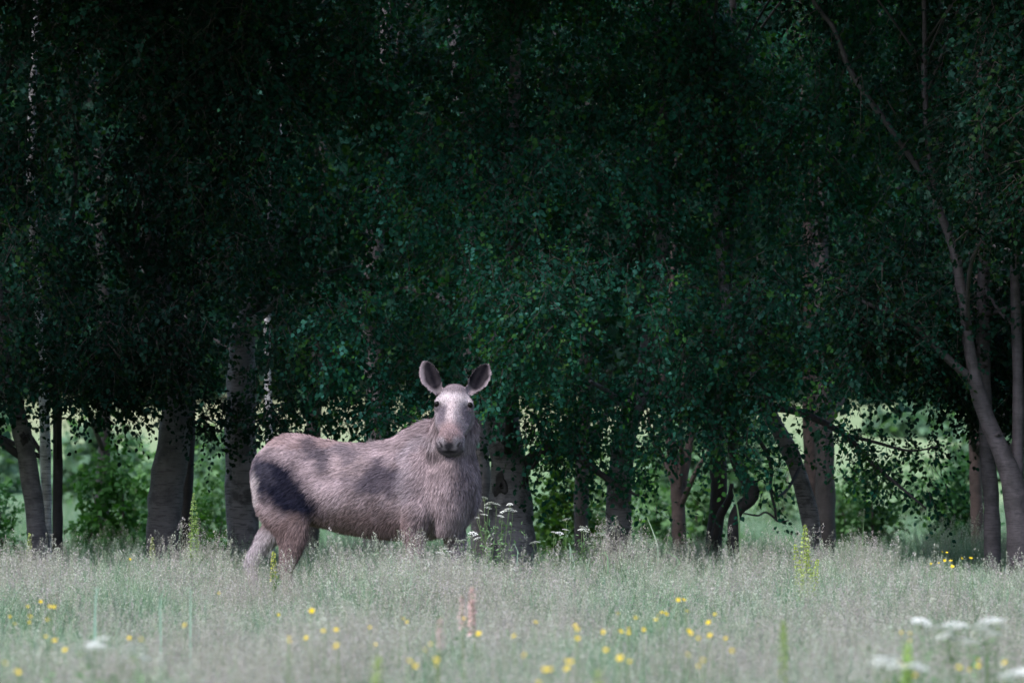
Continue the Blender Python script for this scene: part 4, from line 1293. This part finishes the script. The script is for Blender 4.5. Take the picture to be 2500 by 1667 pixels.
BR = [(763, 310), (788, 310), (485, 372), (567, 393), (668, 380), (688, 367), (705, 372), (660, 402), (802, 360), (903, 413), (931, 375), (108, 413), (290, 427), (298, 445), (535, 442), (537, 462), (420, 455), (498, 455), (605, 445), (10, 475), (300, 486), (810, 450), (823, 462), (853, 485), (910, 473), (982, 486), (430, 540), (1008, 541), (805, 561), (60, 562), (247, 587), (270, 595), (540, 592), (497, 578), (857, 613), (875, 585), (252, 625), (150, 630), (175, 630), (120, 688), (1790, 458), (1828, 463), (1827, 495), (1795, 613), (1855, 655), (2138, 585), (2142, 613), (2053, 620), (2100, 630), (2265, 598), (1720, 685), (1775, 590)]
BT = [(1975, 88), (1997, 92), (2065, 118), (2107, 118), (1987, 128), (2015, 130), (1960, 140), (2022, 157), (1925, 143), (2018, 150)]
bspots = [(u / K, 1300 + v / K, 0) for u, v in BL] + [(1250 + u / K, 1300 + v / K, 1) for u, v in BR] + [(1250 + u / K, 1300 + v / K, 2) for u, v in BT]
for u, v, g in bspots:
    h = random.uniform(.74, .86)
    Y = flower_depth(v, h)
    p = px(u, v, Y)
    e = empty('buttercup', (p[0], p[1], 0))
    where = 'in the patch at the foot of the forked birch' if g == 2 else next(w for lim, w in (
        (160, 'in the cluster of grass before the white birch'), (500, 'scattered in grass before the thick curving birch'),
        (790, 'in grass before the hind legs of the moose'), (960, 'in grass before the belly of the moose'),
        (1200, 'in grass before the chest of the moose'), (1400, 'in grass before the stout scarred birch'),
        (1600, 'in grass before the blotched birch'), (1900, 'in grass before the willow and the crooked stem'),
        (9999, 'in grass among the blurred white umbels')) if u < lim)
    tag(e, 'small yellow buttercup ' + where, 'flower', 'buttercups ' + where)
    top = np.array([0, 0, p[2]])
    obj('stem', stem_mesh('stem', np.array([random.gauss(0, .03), random.gauss(0, .03), 0]), top), e)
    hd_ = obj('flower_head', BHEAD, e, (0, 0, p[2]))
    hd_.rotation_euler = (random.uniform(.25, 1.0), random.gauss(0, .35), random.gauss(0, .5))
    hd_.scale = (random.choice((.6, .75, .85, 1.0)) * random.uniform(.85, 1.1),) * 3

def umbel_mesh(r, R):
    V, F, C = [], [], []
    for k in range(15):
        a = k * 2.39996
        q = math.sqrt((k + .5) / 15)
        c = np.array([math.cos(a) * q * R, math.sin(a) * q * R, R * .28 * (1 - q * q)])
        o = len(V)
        V += [np.array([0, 0, -R * .8]) + np.array([.0007, 0, 0]), np.array([-.0007, 0, -R * .8]), c]
        C += [(.20, .28, .12)] * 3
        F.append([o, o + 1, o + 2, o + 2])
        for j in range(9):
            f = c + np.array([r.normal() * R * .085, r.normal() * R * .085, r.normal() * R * .02 + .002])
            z = R * .105
            o = len(V)
            rot = r.random() * 2
            for m_ in range(5):
                b = rot + m_ * 2 * np.pi / 5
                V.append(f + np.array([math.cos(b) * z, math.sin(b) * z, r.normal() * .001])); C.append(np.array([.80, .82, .80]) * r.uniform(.85, 1.0))
            F.append([o, o + 1, o + 2, o + 3]); F.append([o, o + 3, o + 4, o + 4])
    F4 = np.array([f for f in F if f[2] != f[3]]); F3 = np.array([f[:3] for f in F if f[2] == f[3]])
    return np_mesh('umbel', np.array(V), [F4, F3], np.array(C), M_PETAL)
UM = [umbel_mesh(np.random.default_rng(500 + q), .036) for q in range(3)]
def umbel_plant(heads, h, label, scale=1.0, group=None, Y=None):
    """heads: photo pixels of the flower heads of one plant"""
    hv = np.mean([q[1] for q in heads]); hu = np.mean([q[0] for q in heads])
    Yp = Y or flower_depth(hv, h)
    base = px(hu, 1300, Yp); base[2] = 0
    e = empty('umbel_plant', base)
    tag(e, label, 'wildflower', group)
    fork = np.array([0, 0, max(.15, h * .45)])
    obj('stem', stem_mesh('stem', np.zeros(3), fork, .004, (.14, .22, .09)), e)
    for u, v in heads:
        t = px(u, v, Yp) - base + np.array([0, random.gauss(0, .06), 0])
        o = obj('umbel', random.choice(UM), e, t)
        o.rotation_euler = (random.uniform(.05, .4), random.gauss(0, .15), random.uniform(0, 6))
        o.scale = (scale * random.uniform(.8, 1.15),) * 3
        obj('stalk', stem_mesh('stalk', fork, t - np.array([0, 0, .025 * scale]), .0022, (.14, .22, .09)), e)
    # feathery leaves low on the stem
    r = np.random.default_rng(int(hu))
    n = 260
    P = np.stack([r.normal(size=n) * .10, r.normal(size=n) * .08, h * .92 * r.random(n) ** .8], -1)
    LV, LF, k = leaves(P, r.normal(size=(n, 3)) + UP * .4, r.normal(size=(n, 3)) + UP, r.uniform(.02, .055, n), True, .16)
    tag(obj('leaflets', np_mesh('leaflets', LV, [LF], np.tile(np.array([.12, .22, .10]), (len(LV), 1)) * np.repeat(r.uniform(.7, 1.3, n), k)[:, None], M_PLANT), e), kind='stuff')
z1 = lambda u, v: (550 + u / 2.75, 850 + v / 2.75)
z4 = lambda u, v: (1200 + u / 2.613, 800 + v / 2.613)
zr = lambda u, v: (1250 + u / K, 1300 + v / K)
zl = lambda u, v: (u / K, 1300 + v / K)
umbel_plant([z1(*q) for q in ((1740, 1008), (1770, 1045), (1820, 1050), (1740, 1120), (1765, 1075), (1700, 1090))], 1.0, 'white umbel flowers right beside the chest of the moose', 1.0, Y=70.6)
umbel_plant([z1(*q) for q in ((1910, 1050), (1900, 1085), (1930, 1095), (1865, 1100), (1850, 1130), (1690, 1140))], 1.0, 'white umbel flowers in front of the stout scarred birch', .95, Y=71.2)
umbel_plant([z1(*q) for q in ((1570, 1300), (1640, 1270), (1600, 1292), (1665, 1245), (1690, 1280))], .75, 'white umbel flowers low at the front leg of the moose', .95, Y=68.6)
umbel_plant([z1(*q) for q in ((1470, 1350), (1440, 1375), (1500, 1365))], .68, 'faint white umbel flowers sunk in grass below the chest of the moose', .8, Y=67.8)
umbel_plant([z4(*q) for q in ((478, 1225), (470, 1290))], .9, 'lone double white umbel between scarred birch and blotched birch', .9, Y=71)
umbel_plant([z4(*q) for q in ((585, 1278), (600, 1300), (575, 1290))], .85, 'small tight cluster of white umbels before the blotched birch', .8, Y=71)
umbel_plant([z4(*q) for q in ((400, 1308), (435, 1312), (290, 1368), (265, 1375))], .75, 'low spreading white umbels in grass before the scarred birch', .8, Y=70)
umbel_plant([zr(*q) for q in ((1965, 443), (2040, 430), (2035, 445), (2000, 470), (2020, 490), (2060, 495), (2105, 508), (1985, 480))], .84, 'broad cluster of blurred white umbels beside the largest cluster', 1.3)
umbel_plant([zr(*q) for q in ((2130, 440), (2165, 420), (2200, 405), (2220, 412), (2240, 440), (2185, 445), (2160, 450), (2200, 472))], .84, 'largest dense cluster of blurred white umbels in the open grass', 1.3)
umbel_plant([zr(*q) for q in ((1870, 408), (1882, 415))], .84, 'single blurred white umbel standing apart from the big clusters', 1.3)
umbel_plant([zr(*q) for q in ((1690, 608), (1715, 592), (1735, 590), (1730, 615), (1760, 620))], .84, 'blurred white umbels beside a bright green spike', 1.3)
umbel_plant([zr(*q) for q in ((1835, 612), (1855, 625), (1880, 632))], .84, 'small blurred white umbels on the far side of the bright green spike', 1.3)
umbel_plant([zr(*q) for q in ((2270, 672), (2300, 664), (2335, 655), (2360, 650))], .84, 'blurred white umbels at the outer edge of the open grass', 1.3)
umbel_plant([zl(*q) for q in ((370, 537), (440, 518), (435, 530), (465, 497))], .84, 'blurred white umbels among the buttercups in front of the thick birch', 1.3)
umbel_plant([zl(*q) for q in ((620, 545), (653, 578))], .84, 'pair of faint white umbels near a single buttercup', 1.3)

def dock(u, v0, v1, wpx, Y, label, col=(.30, .38, .10), side=0, name='dock_plant', group=None):
    """upright spike of whorled green seeds"""
    r = np.random.default_rng(int(u * 7 + v0))
    base = px(u, v1, Y); base[2] = 0
    top = px(u, v0, Y)
    e = empty(name, base)
    tag(e, label, 'plant', group)
    H = top[2]
    obj('stem', stem_mesh('stem', np.zeros(3), np.array([0, 0, H]), .004, (.18, .24, .08)), e)
    z0 = max(.2, px(u, v1, Y)[2] - .1)
    W = wpx / FPX * Y / 2
    spikes = [(0, 0, z0, H, W)]
    for k in range(side):
        a = r.uniform(-1, 1)
        spikes.append((W * 1.6 * (k - side / 2 + .6), r.normal() * .03, z0 - .05, z0 + (H - z0) * r.uniform(.5, .75), W * .65))
    for sx, sy, a, b, w in spikes:
        n = int(260 * (b - a) / .3)
        z = r.random(n)
        whorl = np.round(z * 16) / 16 * .3 + z * .7
        ang = r.uniform(0, 2 * np.pi, n)
        rad = w * (1 - z ** 2.2) * (.3 + .7 * np.sqrt(r.random(n))) + .002
        P = np.stack([sx * (.3 + .7 * z) + np.cos(ang) * rad, sy + np.sin(ang) * rad, a + (b - a) * whorl], -1)
        LV, LF, k = leaves(P, np.stack([np.cos(ang), np.sin(ang), -.6 + 0 * ang], -1), r.normal(size=(n, 3)), r.uniform(.009, .017, n), True, .42)
        c = np.array(col) * np.repeat(r.uniform(.65, 1.3, n), k)[:, None]
        tag(obj('seed_spike', np_mesh('seed_spike', LV, [LF], c, M_PLANT), e), kind='stuff')
    n = 7
    P = np.stack([r.normal(size=n) * .02, r.normal(size=n) * .02, r.uniform(.05, z0, n)], -1)
    LV, LF, k = leaves(P, r.normal(size=(n, 3)) * .6 + UP * .9, r.normal(size=(n, 3)), r.uniform(.08, .16, n) * (.45 if name == 'sorrel_plant' else 1), False, .12)
    obj('leaves', np_mesh('leaves', LV, [LF], np.tile(np.array([.10, .20, .06]), (len(LV), 1)), M_PLANT), e)
dock(473, 1203, 1330, 26, 71, 'yellow-green dock spike between the thick birch and the ring-marked birch', (.22, .32, .10), 1)
dock(1966, 1280, 1420, 34, 63, 'bright yellow-green dock with several spikes before the slanting birch', (.34, .42, .10), 3)
dock(668, 1345, 1385, 13, 66, 'small yellow dock spike at the hind leg of the moose', (.42, .44, .10))
dock(72, 1300, 1345, 10, 74, 'thin pale dock spike in front of the white birch', (.30, .36, .12))
dock(372, 1310, 1345, 12, 74, 'short faded dock spike at the foot of the thick birch', (.34, .36, .16))
dock(922, 1602, 1690, 20, 34, 'blurred fresh green spike in the grass below the belly of the moose', (.34, .45, .12))
dock(1458, 1636, 1700, 24, 31.5, 'blurred pale green spike low in the grass among buttercups', (.34, .42, .14))
dock(2215, 1568, 1690, 26, 34, 'blurred bright green spike standing among white umbels', (.28, .44, .08), 1)
dock(1912, 1512, 1610, 16, 39, 'blurred dull green spike alone in the open grass', (.24, .34, .10))
dock(1152, 1432, 1480, 16, 47, 'pinkish red sorrel spike rising from the grass below the chest', (.60, .42, .43), 1, 'sorrel_plant', 'pink sorrels')
dock(1128, 1452, 1490, 12, 46, 'short pink sorrel leaning beside a taller sorrel', (.58, .42, .44), 0, 'sorrel_plant', 'pink sorrels')
dock(1075, 1505, 1535, 10, 41, 'faint pink sorrel apart from the other sorrels', (.58, .44, .46), 0, 'sorrel_plant', 'pink sorrels')

def tall_blade(pts, w, label, col):
    """broad arching grass leaf following photo points [(u, v)...] at distance Y"""
    Y = pts[0][2]
    base = px(pts[0][0], pts[0][1], Y); base[2] = 0
    P = np.array([px(u, v, y) - base for u, v, y in pts])
    P = np.concatenate([[[0, 0, 0]], P])
    Q = catmull(np.concatenate([P, np.zeros((len(P), 1))], 1), 14)[:, :3]
    t = np.linspace(0, 1, 14)
    ww = w * np.sin(np.clip(t * .85 + .15, 0, 1) * np.pi) ** .6 * .5 + .0006
    T = nrm(np.gradient(Q, axis=0))
    S = nrm(np.cross(T, np.array([0.2, -1, .3])))
    U = np.cross(S, T) * (ww * .35)[:, None]
    V = np.stack([Q - S * ww[:, None] + U, Q, Q + S * ww[:, None] + U], 1).reshape(-1, 3)
    F = np.array([[3 * i + j, 3 * i + j + 1, 3 * i + 4 + j, 3 * i + 3 + j] for i in range(13) for j in range(2)])
    c = np.tile(np.array(col), (len(V), 1))
    o = obj('grass_blade', np_mesh('grass_blade', V, [F], c, M_PLANT), None, base)
    tag(o, label, 'grass blade', 'broad grass blades standing out of the meadow')
PB = (.34, .46, .36)
tall_blade([(1606, 1350, 72), (1598, 1310, 72), (1580, 1262, 72)], .014, 'straight pale grass blade slanting before the blotched birch', (.36, .46, .34))
tall_blade([(1392, 1360, 71), (1390, 1335, 71), (1386, 1318, 71), (1398, 1345, 71)], .012, 'short folded pale blade among low white umbels', PB)
tall_blade([(1404, 1395, 70), (1398, 1365, 70), (1392, 1330, 70)], .011, 'upright pale blade below the low white umbels', PB)
tall_blade([(1806, 1320, 76), (1800, 1240, 76), (1788, 1192, 76)], .020, 'tall fresh green blade in front of the crooked stem', (.16, .28, .13))
tall_blade([(1484, 1385, 69), (1482, 1358, 69), (1474, 1345, 69), (1464, 1352, 69)], .013, 'arching green blade hooked over before the blotched birch', (.24, .38, .22))
tall_blade([(1262, 1380, 69), (1264, 1345, 69), (1254, 1325, 69), (1246, 1340, 69)], .011, 'pale hooked blade in front of the scarred birch', PB)
tall_blade([(955, 1370, 67), (957, 1352, 67), (950, 1343, 67), (938, 1350, 67)], .012, 'small hooked green blade beneath the belly of the moose', (.26, .40, .28))
tall_blade([(232, 1500, 48), (236, 1450, 48), (238, 1424, 48), (226, 1432, 48)], .016, 'blurred bluish blade hooked over beside the buttercups', (.30, .44, .36))
tall_blade([(392, 1520, 48), (392, 1470, 48), (394, 1448, 48)], .014, 'blurred bluish green upright blade apart in the grass', (.28, .42, .34))
tall_blade([(465, 1470, 48), (466, 1440, 48), (460, 1428, 48), (450, 1432, 48)], .012, 'blurred pale hooked blade in the grass before the ring-marked birch', (.34, .46, .38))
tall_blade([(2110, 1400, 74), (2106, 1330, 74), (2108, 1270, 74)], .010, 'thin tall green blade below the low leafy branch', (.20, .32, .16))
tall_blade([(1640, 1405, 70), (1660, 1370, 70), (1618, 1340, 70)], .010, 'bent green blade below the willow stems', (.22, .36, .20))
